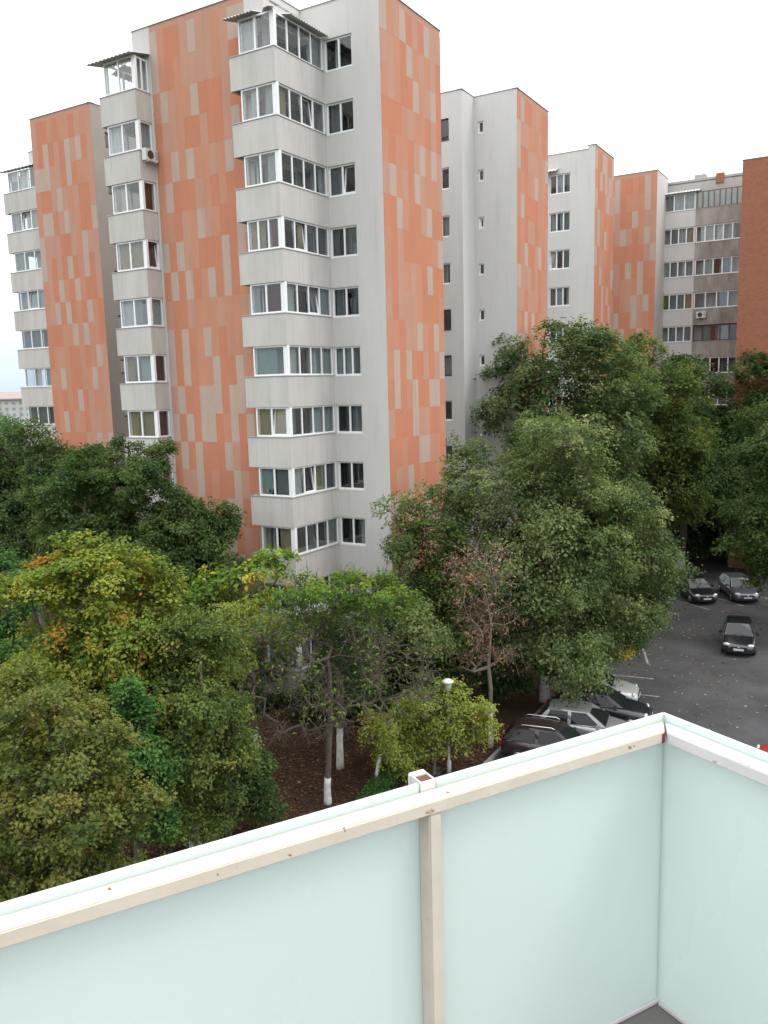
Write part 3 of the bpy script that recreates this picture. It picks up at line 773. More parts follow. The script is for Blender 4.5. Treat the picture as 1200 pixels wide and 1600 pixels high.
# --- brick block on the right
def brick_mat():
    m = bpy.data.materials.new('brick_facade'); m.use_nodes = True
    t = m.node_tree; b = t.nodes['Principled BSDF']; b.inputs['Roughness'].default_value = .95
    g = t.nodes.new('ShaderNodeTexCoord'); mpn = t.nodes.new('ShaderNodeMapping'); mpn.inputs['Rotation'].default_value = (R(90), 0, 0)
    t.links.new(g.outputs['Object'], mpn.inputs[0])
    br = t.nodes.new('ShaderNodeTexBrick')
    for nme, v in (('Color1', (.40, .145, .075, 1)), ('Color2', (.30, .10, .055, 1)), ('Mortar', (.30, .2, .15, 1)), ('Scale', 1), ('Mortar Size', .008), ('Brick Width', .25), ('Row Height', .075), ('Bias', -.2)):
        br.inputs[nme].default_value = v
    t.links.new(mpn.outputs[0], br.inputs['Vector'])
    n = t.nodes.new('ShaderNodeTexNoise'); n.inputs['Scale'].default_value = 3; n.inputs['Detail'].default_value = 6
    t.links.new(g.outputs['Object'], n.inputs['Vector'])
    mx = t.nodes.new('ShaderNodeMix'); mx.data_type = 'RGBA'; mx.blend_type = 'MULTIPLY'; mx.inputs['Factor'].default_value = .6
    t.links.new(br.outputs['Color'], mx.inputs['A']); t.links.new(n.outputs['Color'], mx.inputs['B'])
    rp = t.nodes.new('ShaderNodeMix'); rp.data_type = 'RGBA'; rp.inputs['Factor'].default_value = .45
    t.links.new(br.outputs['Color'], rp.inputs['A']); t.links.new(mx.outputs['Result'], rp.inputs['B'])
    t.links.new(rp.outputs['Result'], b.inputs['Base Color'])
    bp = t.nodes.new('ShaderNodeBump'); bp.inputs['Distance'].default_value = .03; bp.inputs['Strength'].default_value = .6
    t.links.new(br.outputs['Fac'], bp.inputs['Height']); bp.invert = True
    t.links.new(bp.outputs[0], b.inputs['Normal'])
    return m
M['brick'] = brick_mat()
bb = Building('brick_block', 'windowless red brick block at the right edge above the trees', -10.3, 70, 'building', None)
bb.wall(-10.25, 70, 11, A_, GZ, 16.0, M['brick'])
bb.wall(-10.25, 80, 10, C_, GZ, 16.0, M['brick'])
bb.wall(.75, 70, 10, B_, GZ, 16.0, M['brick'])
MB().box(.1, 10.9, .1, 9.9, 0, .12).build('roof', M['slab'], bb.root, bb.L(-10.25, 70, 15.6))
bb.cap([(-10.25, 70), (.75, 70)], 16.0)

# ------------------------------------------------------------------ balcony of the viewer
CX, CY = .794, 2.295                                # outer corner of the glass
T1, T2 = R(-151.5), R(-58.6)
ZG, ZF, ZRL = -.951, -1.871, -.971
rl = empty('balcony_railing', (CX, CY, ZF), 0, 'white metal balcony railing with frosted green glass panels in the foreground', 'railing')
def side(T, sgn):
    """returns P(along, inward, z) in railing-local coordinates"""
    d = Vector((math.cos(T), math.sin(T))); n = Vector((-d.y, d.x)) * sgn
    return lambda a, i, z: (d.x * a + n.x * i, d.y * a + n.y * i, z - ZF)
P1, P2 = side(T1, 1), side(T2, -1)
def bar(P, a0, a1, i0, i1, z0, z1, name, material, parent=None, a1i=None, a0i=None, bevel=.003):
    """box along one side; a0i / a1i: end positions at the inner edge (mitre)"""
    a0i = a0 if a0i is None else a0i; a1i = a1 if a1i is None else a1i
    mb = MB()
    lo = [P(a0, i0, z0), P(a1, i0, z0), P(a1i, i1, z0), P(a0i, i1, z0)]
    hi = [P(a0, i0, z1), P(a1, i0, z1), P(a1i, i1, z1), P(a0i, i1, z1)]
    mb.v = lo + hi
    mb.f = [(0, 3, 2, 1), (4, 5, 6, 7), (0, 1, 5, 4), (1, 2, 6, 5), (2, 3, 7, 6), (3, 0, 4, 7)]
    me = mb.mesh(name)
    if bevel:
        bm = bmesh.new(); bm.from_mesh(me)
        bmesh.ops.bevel(bm, geom=list(bm.edges), offset=bevel, segments=2, affect='EDGES')
        bm.to_mesh(me); bm.free()
    return link(name, me, parent or rl, (0, 0, 0), 0, material)
tan = math.tan((R(93)) / 2)
LEN = 3.6
# glass: two panels left of the corner, one to the right
bar(P1, .004, .782, 0, .01, ZF + .004, ZG, 'glass_panel', M['frosted'], bevel=.0015)
bar(P1, .832, LEN, 0, .01, ZF + .004, ZG, 'glass_panel', M['frosted'], bevel=.0015)
bar(P2, .004, LEN, 0, .01, ZF + .004, ZG, 'glass_panel', M['frosted'], bevel=.0015)
bar(P1, -.004, .006, .0, .014, ZF + .02, ZG - .002, 'corner_seal', M['joint'], bevel=0)
# handrails, mitred at the corner
wd, hh = .054, .034
bar(P1, .013, LEN, .0125, .0125 + wd, ZRL - hh, ZRL, 'handrail', M['rail'], a0i=.012 + (wd + .0) * 1.0)
bar(P2, .0165, LEN, .0125, .0125 + wd, ZRL - hh - .0015, ZRL - .0015, 'handrail', M['rail_white'], a0i=.0165 + wd * 1.0)
# post below the rail and its hollow stub outside the glass
bar(P1, .803, .836, .0135, .064, ZF, ZRL - hh - .001, 'post', M['rail'])
st = MB()
def hol(a0, a1, i0, i1, z0, z1, t=.0035):
    for (p, q, r_, s_) in ((a0, a1, i0, i0 + t), (a0, a1, i1 - t, i1), (a0, a0 + t, i0 + t, i1 - t), (a1 - t, a1, i0 + t, i1 - t)):
        n = len(st.v)
        st.v += [P1(p, r_, z0), P1(q, r_, z0), P1(q, s_, z0), P1(p, s_, z0), P1(p, r_, z1), P1(q, r_, z1), P1(q, s_, z1), P1(p, s_, z1)]
        st.f.extend(tuple(n + i for i in q_) for q_ in ((0, 3, 2, 1), (4, 5, 6, 7), (0, 1, 5, 4), (1, 2, 6, 5), (2, 3, 7, 6), (3, 0, 4, 7)))
hol(.786, .828, -.03, .0115, ZF + .05, -.948)
st.build('post_stub', M['rail_white'], rl)
bar(P1, .79, .824, -.026, .0075, -.975, -.952, 'stub_rust', M['rust'], bevel=0)
bar(P1, .784, .83, -.048, -.031, -.985, -.946, 'bracket', M['rail_white'])
# bottom edge strips
bar(P1, .004, LEN, .011, .02, ZF + .002, ZF + .012, 'bottom_strip', M['rail_white'], bevel=.001)
bar(P2, .025, LEN, .011, .02, ZF + .002, ZF + .012, 'bottom_strip', M['rail_white'], bevel=.001)
bar(P1, .062, .078, .058, .0675, ZRL - hh - .0005, ZRL - .004, 'weld', M['rust'], bevel=.002)
fl = MB().prism([P1(-.03, -.03, 0)[:2], P1(LEN, -.03, 0)[:2], tuple(np.add(P1(LEN, 0, 0)[:2], P2(LEN, 0, 0)[:2])), P2(LEN, -.03, 0)[:2]], -.2, 0)
fo = fl.build('balcony_floor', M['tile'], None, (CX, CY, ZF))
tag(fo, kind='structure')

# ------------------------------------------------------------------ trees
Q = 1.35                                             # leaf density
def mesh_np(name, V, Fq, nv, smooth=False):
    me = bpy.data.meshes.new(name)
    V = np.asarray(V, np.float32); Fq = np.asarray(Fq, np.int32)
    me.vertices.add(len(V)); me.vertices.foreach_set('co', V.ravel())
    n = len(Fq)
    me.loops.add(n * nv); me.loops.foreach_set('vertex_index', Fq.ravel())
    me.polygons.add(n); me.polygons.foreach_set('loop_start', np.arange(0, n * nv, nv, dtype=np.int32))
    me.polygons.foreach_set('loop_total', np.full(n, nv, np.int32))
    me.update(calc_edges=True)
    return me

def norm(a): return a / (np.linalg.norm(a, axis=-1, keepdims=True) + 1e-9)

def leaves_mesh(name, pos, nrm, dr, size, tint, ratio=.62, fold=.18):
    """folded diamond leaves: two triangles each"""
    dr = norm(dr - nrm * (dr * nrm).sum(1, keepdims=True))
    sd_ = np.cross(nrm, dr)
    L = size[:, None]
    b = pos; tip = pos + dr * L
    mid = pos + dr * L * .45
    l = mid + sd_ * L * ratio * .5 + nrm * L * fold
    r = mid - sd_ * L * ratio * .5 + nrm * L * fold
    n = len(pos)
    V = np.stack([b, r, tip, l], 1).reshape(-1, 3)
    i = np.arange(n) * 4
    F_ = np.concatenate([np.stack([i, i + 1, i + 2], 1), np.stack([i, i + 2, i + 3], 1)])
    me = mesh_np(name, V, F_, 3)
    at = me.attributes.new('tint', 'FLOAT', 'POINT')
    at.data.foreach_set('value', np.repeat(tint.astype(np.float32), 4))
    return me

def skeleton(rng, base, trunk_pts, trunk_r, targets, sag=.12):
    """branches from the trunk to every clump centre; returns nodes, parents, radii"""
    nodes = [np.array(p, float) for p in trunk_pts]
    par = [-1] + list(range(len(trunk_pts) - 1))
    nt0 = len(trunk_pts)
    first = max(1, int(nt0 * .45))
    top = nodes[-1]
    order = np.argsort(np.linalg.norm(targets - nodes[nt0 // 2], axis=1))
    arr = np.array(nodes)
    cap_ = np.zeros((len(targets) * 4 + nt0 + 5, 3)); cap_[:nt0] = arr; cnt = nt0
    leafnode = []
    for ti in order:
        t_ = targets[ti]
        c = cap_[first:cnt]
        d = t_ - c
        dist = np.linalg.norm(d, axis=1)
        cost = dist + np.maximum(0, -(d[:, 2])) * .8 + .12 * np.linalg.norm(c - cap_[first], axis=1)
        j = first + int(np.argmin(cost))
        p0 = cap_[j]
        D = np.linalg.norm(t_ - p0)
        ns = 1 if D < .7 else (2 if D < 1.8 else 3)
        last = j
        for s in range(1, ns + 1):
            f = s / ns
            p = p0 + (t_ - p0) * f
            if s < ns:
                p = p + rng.normal(0, .07 * D, 3) + np.array([0, 0, sag * D * math.sin(math.pi * f)])
            cap_[cnt] = p; nodes.append(p); par.append(last); last = cnt; cnt += 1
        leafnode.append((ti, last))
    n = cnt
    r = np.zeros(n)
    kids = [[] for _ in range(n)]
    for i in range(1, n): kids[par[i]].append(i)
    acc = np.zeros(n)
    for i in range(n - 1, -1, -1):
        if not kids[i]: acc[i] = 1
        if par[i] >= 0: acc[par[i]] += acc[i]
    r = trunk_r * (acc / acc[0]) ** .46
    r = np.maximum(r, .009)
    return np.array(nodes), par, r, first

def wood_mesh(name, nodes, par, r, z_min=None, seg_big=7, extra=None):
    V, F_ = [], []
    def ring(p, d, rad, seg):
        d = d / (np.linalg.norm(d) + 1e-9)
        a = np.cross(d, [0, 0, 1.] if abs(d[2]) < .9 else [1., 0, 0]); a /= np.linalg.norm(a)
        b = np.cross(d, a)
        n = len(V)
        for k in range(seg):
            an = 2 * math.pi * k / seg
            V.append(p + (a * math.cos(an) + b * math.sin(an)) * rad)
        return n
    def seg_(p, q, rp, rq):
        sg = seg_big if rp > .06 else (5 if rp > .025 else 3)
        d = q - p
        n1 = ring(p - d * .02, d, rp, sg); n2 = ring(q + d * .02, d, rq, sg)
        for k in range(sg):
            F_.append((n1 + k, n1 + (k + 1) % sg, n2 + (k + 1) % sg, n2 + k))
    for i in range(1, len(nodes)):
        seg_(nodes[par[i]], nodes[i], min(r[par[i]], r[i] * 1.6), r[i])
    for p, q, a, b in (extra or []): seg_(p, q, a, b)
    me = mesh_np(name, V, F_, 4)
    for p in me.polygons: p.use_smooth = True
    return me

def tree(name, label, base, height, trunk_r, lobes, leaf, n_clump, per_clump, clump_r, lsize, seed, wash=0, lean=(0, 0), bare=None, twigs=0, group='trees around the building', bark='bark', tint_bias=0., shell=.55, fork=.35, cat='tree', accents=(), tint_spread=.2, ratio=.62, domes=.3, gap=.62, subn=9):
    """lobes: (dx, dy, z above ground, rx, ry, rz) ellipsoids that make up the crown"""
    rng = np.random.default_rng(seed)
    bx_, by_ = base[:2]
    gz = base[2] if len(base) > 2 else GZ
    root = empty(name, (bx_, by_, gz), 0, label, cat, group)
    # every lobe breaks up into smaller boughs, each with its own outer side full of leaf clumps
    sub = []
    for l in lobes:
        l = np.array(l, float)
        nb = max(4, int(round(subn * (l[3] * l[4] * l[5]) ** (1 / 3) / 2.2)))
        ds = []
        for _ in range(nb * 6):
            d = norm(rng.normal(size=3) + np.array([0, 0, .15]))
            if all(np.dot(d, e) < .55 for e in ds): ds.append(d)
            if len(ds) >= nb: break
        for d in ds:
            f = rng.uniform(.52, .80); sr = rng.uniform(.34, .58)
            sub.append((*(l[:3] + d * l[3:6] * f), *(l[3:6] * sr), *d))
        sub.append((*l[:3], *(l[3:6] * .6), 0, 0, .3))
    S_ = np.array(sub)
    vol = (S_[:, 3] * S_[:, 4] * S_[:, 5]) ** .7
    pick = rng.choice(len(S_), n_clump * 5, p=vol / vol.sum())
    L = S_[pick]
    dirs = norm(rng.normal(size=(len(pick), 3)) + L[:, 6:9] * .8 + np.array([0, 0, .25]))
    rad = shell + (1 - shell) * rng.random(len(pick)) ** .6
    rad = np.where(rng.random(len(pick)) < .10, rng.random(len(pick)), rad) * (1 + rng.normal(0, .09, len(pick)))
    rad = np.where(rng.random(len(pick)) < .05, rad * rng.uniform(1.1, 1.45, len(pick)), rad)
    c = L[:, :3] + dirs * L[:, 3:6] * rad[:, None]
    c = c[c[:, 2] > .5]
    # thin out so that clumps keep apart, and drop what lies deep inside another lobe
    keep = []
    LB = np.array(lobes)
    mind = clump_r * gap
    K = np.zeros((n_clump + 1, 3)); kn = 0
    for p in c:
        if kn >= n_clump: break
        e = (((p - LB[:, :3]) / LB[:, 3:6]) ** 2).sum(1)
        if (e < .22).any() and rng.random() < .6: continue
        if kn and (np.linalg.norm(K[:kn] - p, axis=1) < mind).any(): continue
        K[kn] = p; kn += 1
    c = K[:kn]
    cc = np.average(LB[:, :3], axis=0, weights=vol_w(LB))
    th = min(cc[2] * 1.05, height * .75)
    nseg = 7
    tp = []
    wob = rng.normal(0, .012 * height, (nseg + 1, 2)); wob[0] = 0
    for i in range(nseg + 1):
        f = i / nseg
        tp.append((lean[0] * f * f + cc[0] * f ** 1.5 * .7 + wob[i][0] * f, lean[1] * f * f + cc[1] * f ** 1.5 * .7 + wob[i][1] * f, -.12 + f * (th + .12)))
    nodes, par, r, first = skeleton(rng, base, tp, trunk_r, c)
    # flare at the root
    r[0] *= 1.25
    ext = []
    if twigs:
        for p in c:
            for _ in range(twigs):
                d = norm(rng.normal(size=3) + np.array([0, 0, .35]) + norm(p - cc) * .8)
                q = p + d * clump_r * rng.uniform(.5, 1.1); q2 = q + norm(d + rng.normal(0, .45, 3)) * clump_r * rng.uniform(.3, .8)
                ext += [(p, q, .011, .008), (q, q2, .008, .004)]
                if rng.random() < .6:
                    q3 = q + norm(d + rng.normal(0, .9, 3)) * clump_r * rng.uniform(.3, .6); ext.append((q, q3, .007, .004))
    tr = link('trunk', wood_mesh('trunk', nodes, par, r, extra=ext), root, (0, 0, 0), 0, M[bark])
    if wash:
        V = []; k = 10; prof = [(0, 0)]
        mb = MB()
        pts = []; rr = []
        z = -.05
        tpn = np.array(tp)
        for f in np.linspace(0, 1, 5):
            z = -.05 + f * (wash + .05)
            x = np.interp(z, tpn[:, 2], tpn[:, 0]); y = np.interp(z, tpn[:, 2], tpn[:, 1])
            rz_ = np.interp(z, tpn[:, 2], r[:nseg + 1]) + .012
            pts.append((x, y, z)); rr.append(float(rz_) * (1.0 + .1 * (1 - f)))
        mb.tube(pts, rr, 10).build('whitewash', M['lime'], root, smooth=True)
    # leaves
    frac = np.ones(len(c)) if bare is None else np.array([bare(p) for p in c])
    cnt = rng.poisson(per_clump * Q * frac * rng.uniform(.3, 1.5, len(c)))
    idx = np.repeat(np.arange(len(c)), cnt)
    n = len(idx)
    if n:
        outw = norm(c - cc)
        # each clump is a spray of a few shoots with leaves along them
        nsh = 7
        shoots = norm(rng.normal(size=(len(c), nsh, 3)) * np.array([1, 1, .55]) + outw[:, None, :] * .55 + np.array([0, 0, .12]))
        sl = rng.uniform(.55, 1.25, (len(c), nsh))
        s = rng.integers(0, nsh, n)
        f = rng.random(n) ** .7
        d = shoots[idx, s]
        reach = (f * sl[idx, s] * clump_r)[:, None]
        pos = c[idx] + d * reach + rng.normal(0, .11 * clump_r + .02, (n, 3))
        pos[:, 2] -= (reach[:, 0] ** 2) * .22 / clump_r
        nr = norm(np.array([0, 0, .75]) + outw[idx] * .55 + rng.normal(0, .48, (n, 3)))
        # most leaves sit on the upper, outer side of their clump and shade the rest
        hd_ = norm(rng.normal(size=(n, 3)) + outw[idx] * .9 + np.array([0, 0, .75]))
        csz = rng.uniform(.55, 1.3, len(c))
        dome = c[idx] + hd_ * (clump_r * csz[idx] * rng.uniform(.62, 1.05, n))[:, None] * np.array([1.05, 1.05, .7]) + rng.normal(0, .05 * clump_r, (n, 3))
        on = rng.random(n) < domes
        pos = np.where(on[:, None], dome, pos)
        nr = np.where(on[:, None], norm(hd_ * .9 + np.array([0, 0, .35]) + rng.normal(0, .4, (n, 3))), nr)
        dr = norm(d * .8 + rng.normal(0, .6, (n, 3)) + np.array([0, 0, -.45]))
        size = lsize * rng.uniform(.45, 1.3, n)
        ct = rng.normal(0, tint_spread, len(c))
        tint = np.clip(.46 + tint_bias + ct[idx] + rng.normal(0, .09, n) + .06 * (f - .5), 0, .985)
        tint = np.where(rng.random(n) < .004, 1.0, tint)
        cr = link('crown', leaves_mesh('crown', pos, nr, dr, size, tint, ratio), root, (0, 0, 0), 0, LEAF[leaf])
        tag(cr, kind='stuff')
    for lf, p, rad_, na, sz in accents:             # small patches of other foliage in the crown
        pos = np.array(p) + norm(rng.normal(size=(na, 3))) * (rng.random((na, 1)) ** .5) * np.array(rad_)
        nr = norm(np.array([0, -.3, .7]) + rng.normal(0, .5, (na, 3)))
        dr = norm(rng.normal(size=(na, 3)) + np.array([0, 0, -.4]))
        a = link('foliage_patch', leaves_mesh('foliage_patch', pos, nr, dr, sz * rng.uniform(.6, 1.3, na), rng.random(na)), root, (0, 0, 0), 0, LEAF[lf])
        tag(a, kind='stuff')
    return root
def vol_w(LB): return (LB[:, 3] * LB[:, 4] * LB[:, 5])

# big lindens right of the tower
tree('linden_tree', 'large pale green linden in front of the tower corner, widest crown beside the parked cars', (7.4, 37.7), 14, .19,
     [(-2.2, -.3, 9.6, 3.0, 2.6, 2.5), (.4, 0, 11.4, 2.6, 2.6, 2.2), (-.6, -.4, 7.2, 3.6, 3.0, 2.8), (-5.4, -.8, 9.5, 1.8, 1.4, 1.1), (1.2, -.8, 4.4, 2.8, 2.2, 2.4), (-3.6, -.2, 11.3, 1.5, 1.5, 1.1), (2.0, 0, 8.4, 2.4, 2.4, 2.4), (-1.6, -.6, 4.2, 2.0, 1.8, 1.8), (.9, -1.4, 2.9, 1.6, 1.3, 1.2), (.3, -3.2, 3.2, 1.6, 1.2, 1.1), (.35, -4.6, 2.6, 1.35, .8, .8)],
     'lime', 640, 105, .72, .16, 101, wash=1.7, tint_bias=.06)
tree('linden_tree', 'dark green linden with a drooping right side, overhanging the silver parked cars', (9.5, 39.4), 13, .2,
     [(1.0, 0, 8.2, 2.9, 2.6, 2.5), (2.3, -.3, 6.4, 2.1, 2.0, 1.9), (-.2, -.8, 5.4, 2.6, 2.4, 2.2), (1.0, -1.2, 3.8, 2.0, 1.8, 1.6), (-1.2, -.3, 10.4, 2.0, 2, 1.6), (-.4, -2.6, 3.2, 1.4, 1.3, 1.2), (2.6, -.2, 4.6, 1.4, 1.4, 1.1)],
     'lime', 460, 100, .68, .155, 102, wash=1.6, tint_bias=-.10,
     accents=[('yellow', (1.45, -2.7, 2.75), (.5, .35, .45), 150, .14)])
tree('linden_tree', 'tall mid green linden rising behind the large one, against the second wing', (11.6, 51.8), 19, .3,
     [(0, 0, 15.6, 3.6, 3.2, 3.0), (-2.6, -.5, 13.6, 2.8, 2.6, 2.6), (2.8, .3, 13.4, 2.8, 2.6, 2.6), (.3, 0, 17.3, 1.8, 1.8, 1.5), (0, -.6, 11, 4.4, 3.2, 3.2), (.5, -.4, 7.5, 4, 3, 3)],
     'lime', 560, 92, .85, .22, 103, wash=1.7, tint_bias=-.10)
tree('linden_tree', 'olive green tree right of the tall linden, below the orange gable', (17.6, 57.6), 18, .28,
     [(.2, 0, 14.6, 3.0, 2.8, 3.1), (1.8, 0, 11.6, 3.2, 2.8, 3.0), (-1.6, 0, 11.8, 2.8, 2.6, 3.0), (.4, 0, 8.4, 3.8, 3, 3.4), (1.0, -.4, 5.6, 3.0, 2.4, 2.2)],
     'olive', 480, 88, .85, .23, 104, wash=1.6, tint_bias=-.08)
tree('linden_tree', 'dark shaded tree standing before the loggias at the end of the car park', (23.4, 64.5), 16, .26,
     [(0, 0, 13.0, 2.6, 2.6, 2.8), (-1.2, 0, 10, 2.8, 2.6, 3), (1.6, 0, 10.0, 2.8, 2.4, 3), (.6, -.4, 6.6, 3.4, 2.6, 2.6), (-.4, -4.6, 8.0, 3.4, 2.8, 2.0), (1.6, -5.2, 6.6, 2.6, 2.4, 1.6)],
     'dark', 520, 84, .9, .25, 105, wash=1.6, tint_bias=-.08)
tree('linden_tree', 'green tree at the right edge hanging over the moving black car', (25.4, 48.2), 15, .24,
     [(-.6, 0, 12.0, 3.6, 3.0, 2.6), (-2.0, -.4, 9.6, 3.4, 3.0, 2.6), (-2.0, -1.0, 6.9, 2.8, 2.6, 2.0), (2, 0, 9, 3, 3, 3), (-1.2, -2.4, 4.4, 1.8, 1.6, 1.4), (-3.6, -.5, 6.2, 1.9, 1.7, 1.6), (-2.6, -1.0, 4.2, 1.7, 1.6, 1.3)],
     'dark', 520, 100, .8, .19, 106, tint_bias=.16)
tree('linden_tree', 'leafy tree in front of the brick block', (30.6, 63), 17, .26,
     [(-1, 0, 14.0, 3.4, 3, 2.8), (-1.6, 0, 10.6, 4.0, 3, 3.2), (1, 0, 8, 4, 3, 3), (-1.8, -.4, 5.6, 3.4, 2.6, 2.6), (-.6, -1, 2.6, 3.6, 2.2, 2.2)],
     'dark', 380, 84, .95, .27, 107, tint_bias=.02)
tree('linden_tree', 'shaded tree closing the far end of the car park', (27.0, 68.5), 13, .24,
     [(0, 0, 8.6, 3.8, 3, 3.6), (-2.0, 0, 5.2, 3.2, 2.6, 2.8), (2.5, 0, 5, 3, 2.6, 3), (0, -.6, 2.4, 3.6, 2, 2)],
     'dark', 320, 80, 1.0, .28, 108, tint_bias=-.1)
# left group
tree('chestnut_tree', 'dense dark green tree with two domes below the left orange wall', (-10.9, 36.4), 13, .26,
     [(-2.3, 0, 10.4, 2.0, 2.2, 2.0), (.2, 0, 10.9, 1.9, 2.2, 2.0), (2.2, -.3, 9.0, 1.7, 2.0, 1.7), (3.3, -.5, 7.2, 1.3, 1.7, 1.5), (.2, -.4, 7.4, 3.4, 2.6, 2.9), (-3.2, 0, 7.4, 2.0, 2.2, 2.6), (1.0, -.3, 5.4, 2.9, 2.2, 2.4)],
     'dark', 620, 190, .58, .17, 111, tint_bias=.10, ratio=.5, shell=.45, gap=.62)
tree('chestnut_tree', 'dark tree at the far left with bare grey boughs, before the left balconies', (-18.6, 44.0), 14, .26,
     [(0, 0, 10.9, 2.6, 2.4, 2.3), (2.2, -.3, 10.2, 2.2, 2.2, 2.0), (-2.2, 0, 10.0, 2.6, 2.4, 2.4), (0, -.3, 7.6, 3.6, 2.8, 2.8)],
     'dark', 460, 110, .72, .19, 112, tint_bias=.14, twigs=1, bark='bark_pale')
tree('maple_tree', 'yellow green maple with orange tinged leaves, topmost of the near left trees', (-9.0, 24.6), 11.4, .2,
     [(.4, 0, 9.4, 1.3, 1.4, 1.5), (-.9, -.2, 8.4, 1.6, 1.5, 1.5), (1.7, 0, 8.0, 1.2, 1.3, 1.4), (.3, -.5, 6.8, 2.3, 2.0, 1.8), (-.5, -.4, 5.0, 2.2, 2, 1.7)],
     'maple', 480, 125, .48, .128, 113, tint_bias=.06, tint_spread=.20, ratio=.75)
tree('maple_tree', 'olive green tree with spreading tiers in the lower left, left of the leafless one', (-6.2, 24.6), 9.8, .18,
     [(-.9, 0, 7.3, 1.6, 1.6, 1.3), (.4, 0, 7.1, 1.4, 1.6, 1.2), (-.8, -.5, 5.6, 1.9, 2.0, 1.6), (.4, -.4, 4.7, 1.3, 1.5, 1.3), (-1.0, -.8, 3.6, 1.7, 1.7, 1.5), (.1, -.6, 2.7, 1.4, 1.4, 1.2)],
     'olive', 520, 120, .46, .12, 114, wash=1.5, tint_bias=.06, ratio=.6)
tree('maple_tree', 'rust tinged tree in the bottom left corner, nearest to the balcony', (-7.9, 17.6), 9.4, .17,
     [(.2, 0, 7.6, 1.5, 1.4, 1.2), (-1.2, 0, 7.2, 1.6, 1.5, 1.4), (.7, -.2, 6.0, 1.7, 1.6, 1.5), (-.6, -.5, 4.6, 2.2, 1.8, 1.8), (.8, -.4, 3.2, 1.7, 1.6, 1.6)],
     'rusty', 500, 125, .40, .10, 115, tint_bias=-.06, tint_spread=.2, ratio=.75)
tree('elm_tree', 'blue green tree at the left edge behind the yellow green maple', (-14.2, 27.2), 9.8, .18,
     [(0, 0, 7.8, 2.0, 1.8, 1.8), (1.4, -.3, 6.2, 1.9, 1.8, 1.8), (-1, 0, 5, 2.4, 2, 2)],
     'bluegreen', 330, 95, .55, .16, 116, tint_bias=.1)
tree('elm_tree', 'slim bright green tree wrapped in creeper between maple and olive tree', (-7.35, 22.2), 7.6, .12,
     [(.1, 0, 6.3, .62, .6, 1.0), (.3, -.1, 4.8, .7, .7, 1.1), (.5, 0, 3.2, .7, .7, 1.0)],
     'bluegreen', 130, 85, .32, .13, 117, tint_bias=.25)
tree('leafy_bush', 'round green bush right above the balcony glass, beside the olive tree', (-5.4, 25.9), 3.6, .07,
     [(0, 0, 2.4, 1.3, 1.2, 1.0), (.8, .3, 1.5, 1.1, 1.0, .9), (-.9, 0, 1.4, 1.0, 1.0, .9)],
     'dark', 150, 85, .38, .12, 118, tint_bias=.15, cat='bush')
# middle
tree('walnut_tree', 'half bare tree with tangled grey twigs and leafy top, below the tower bays', (-2.3, 28.4), 9.3, .11,
     [(.3, .6, 7.4, 2.0, 1.6, 1.0), (2.0, .8, 6.9, 1.4, 1.3, 1.0), (-1.7, .4, 5.7, 1.8, 1.5, 1.3), (.6, 0, 5.0, 2.8, 1.8, 1.6), (2.8, .2, 5.0, 1.7, 1.4, 1.3), (-.4, -.2, 3.6, 2.6, 1.6, 1.3)],
     'fresh', 360, 60, .50, .17, 121, wash=1.05, twigs=4, bark='bark_brown', tint_bias=-.02, ratio=.45, domes=.1, gap=.5,
     bare=lambda p: 1.15 if p[2] > 7.1 else (.45 if p[2] > 6.5 else (.06 if p[2] > 3.6 else .01)))
tree('catalpa_tree', 'slender tree with large bright green leaves between dark tree and tower bay', (-6.2, 33.2), 9, .10,
     [(.3, 0, 7.6, 1.4, 1.2, .5), (1.6, .2, 8.1, .9, .8, .5), (-.9, 0, 6.8, 1.1, 1, .5), (.8, -.2, 6.4, 1.3, 1.1, .6)],
     'fresh', 70, 26, .5, .25, 122, wash=1.9, tint_bias=.08, ratio=.6, bark='bark_pale', twigs=1)
tree('young_tree', 'yellow leaved young tree below the catalpa, above the shaded garden', (-5.3, 31.2), 6.9, .09,
     [(0, 0, 6.0, 1.2, 1.0, .8), (1.1, 0, 5.7, 1.0, .9, .7), (-.7, -.2, 5.0, 1.1, 1.0, .9)],
     'shrub', 90, 40, .45, .15, 123, wash=1.6, tint_bias=-.05)
tree('young_tree', 'leafless whitewashed tree just behind the half bare one', (-2.0, 31.2), 7, .12,
     [(.2, .4, 5.2, 1.6, 1.4, 1.2), (.8, .5, 3.9, 1.4, 1.2, 1.0)],
     'dark', 110, 26, .5, .17, 124, wash=1.7, twigs=3, bark='bark_pale')
tree('young_tree', 'dull brownish green tree in shade at the foot of the orange corner', (1.6, 36.0), 9.8, .14,
     [(.1, 0, 7.9, 1.6, 1.4, 1.3), (.9, -.2, 6.0, 1.8, 1.5, 1.5), (-.8, -.2, 5.4, 1.7, 1.5, 1.4), (.4, -.2, 3.6, 2.0, 1.4, 1.6)],
     'olive', 340, 84, .55, .15, 125, wash=1.5, twigs=1, tint_bias=-.16)
tree('withered_tree', 'withered tree with sparse brown leaves in front of the large linden', (4.2, 32.8), 9.6, .085,
     [(-.3, 0, 7.6, 1.2, 1.0, 1.3), (.3, 0, 6.0, 1.3, 1.0, 1.3), (-.2, -.1, 4.2, 1.2, 1.0, 1.2)],
     'dead', 80, 15, .55, .14, 126, wash=1.9, twigs=3, bark='bark_pale', tint_bias=.05, ratio=.5)
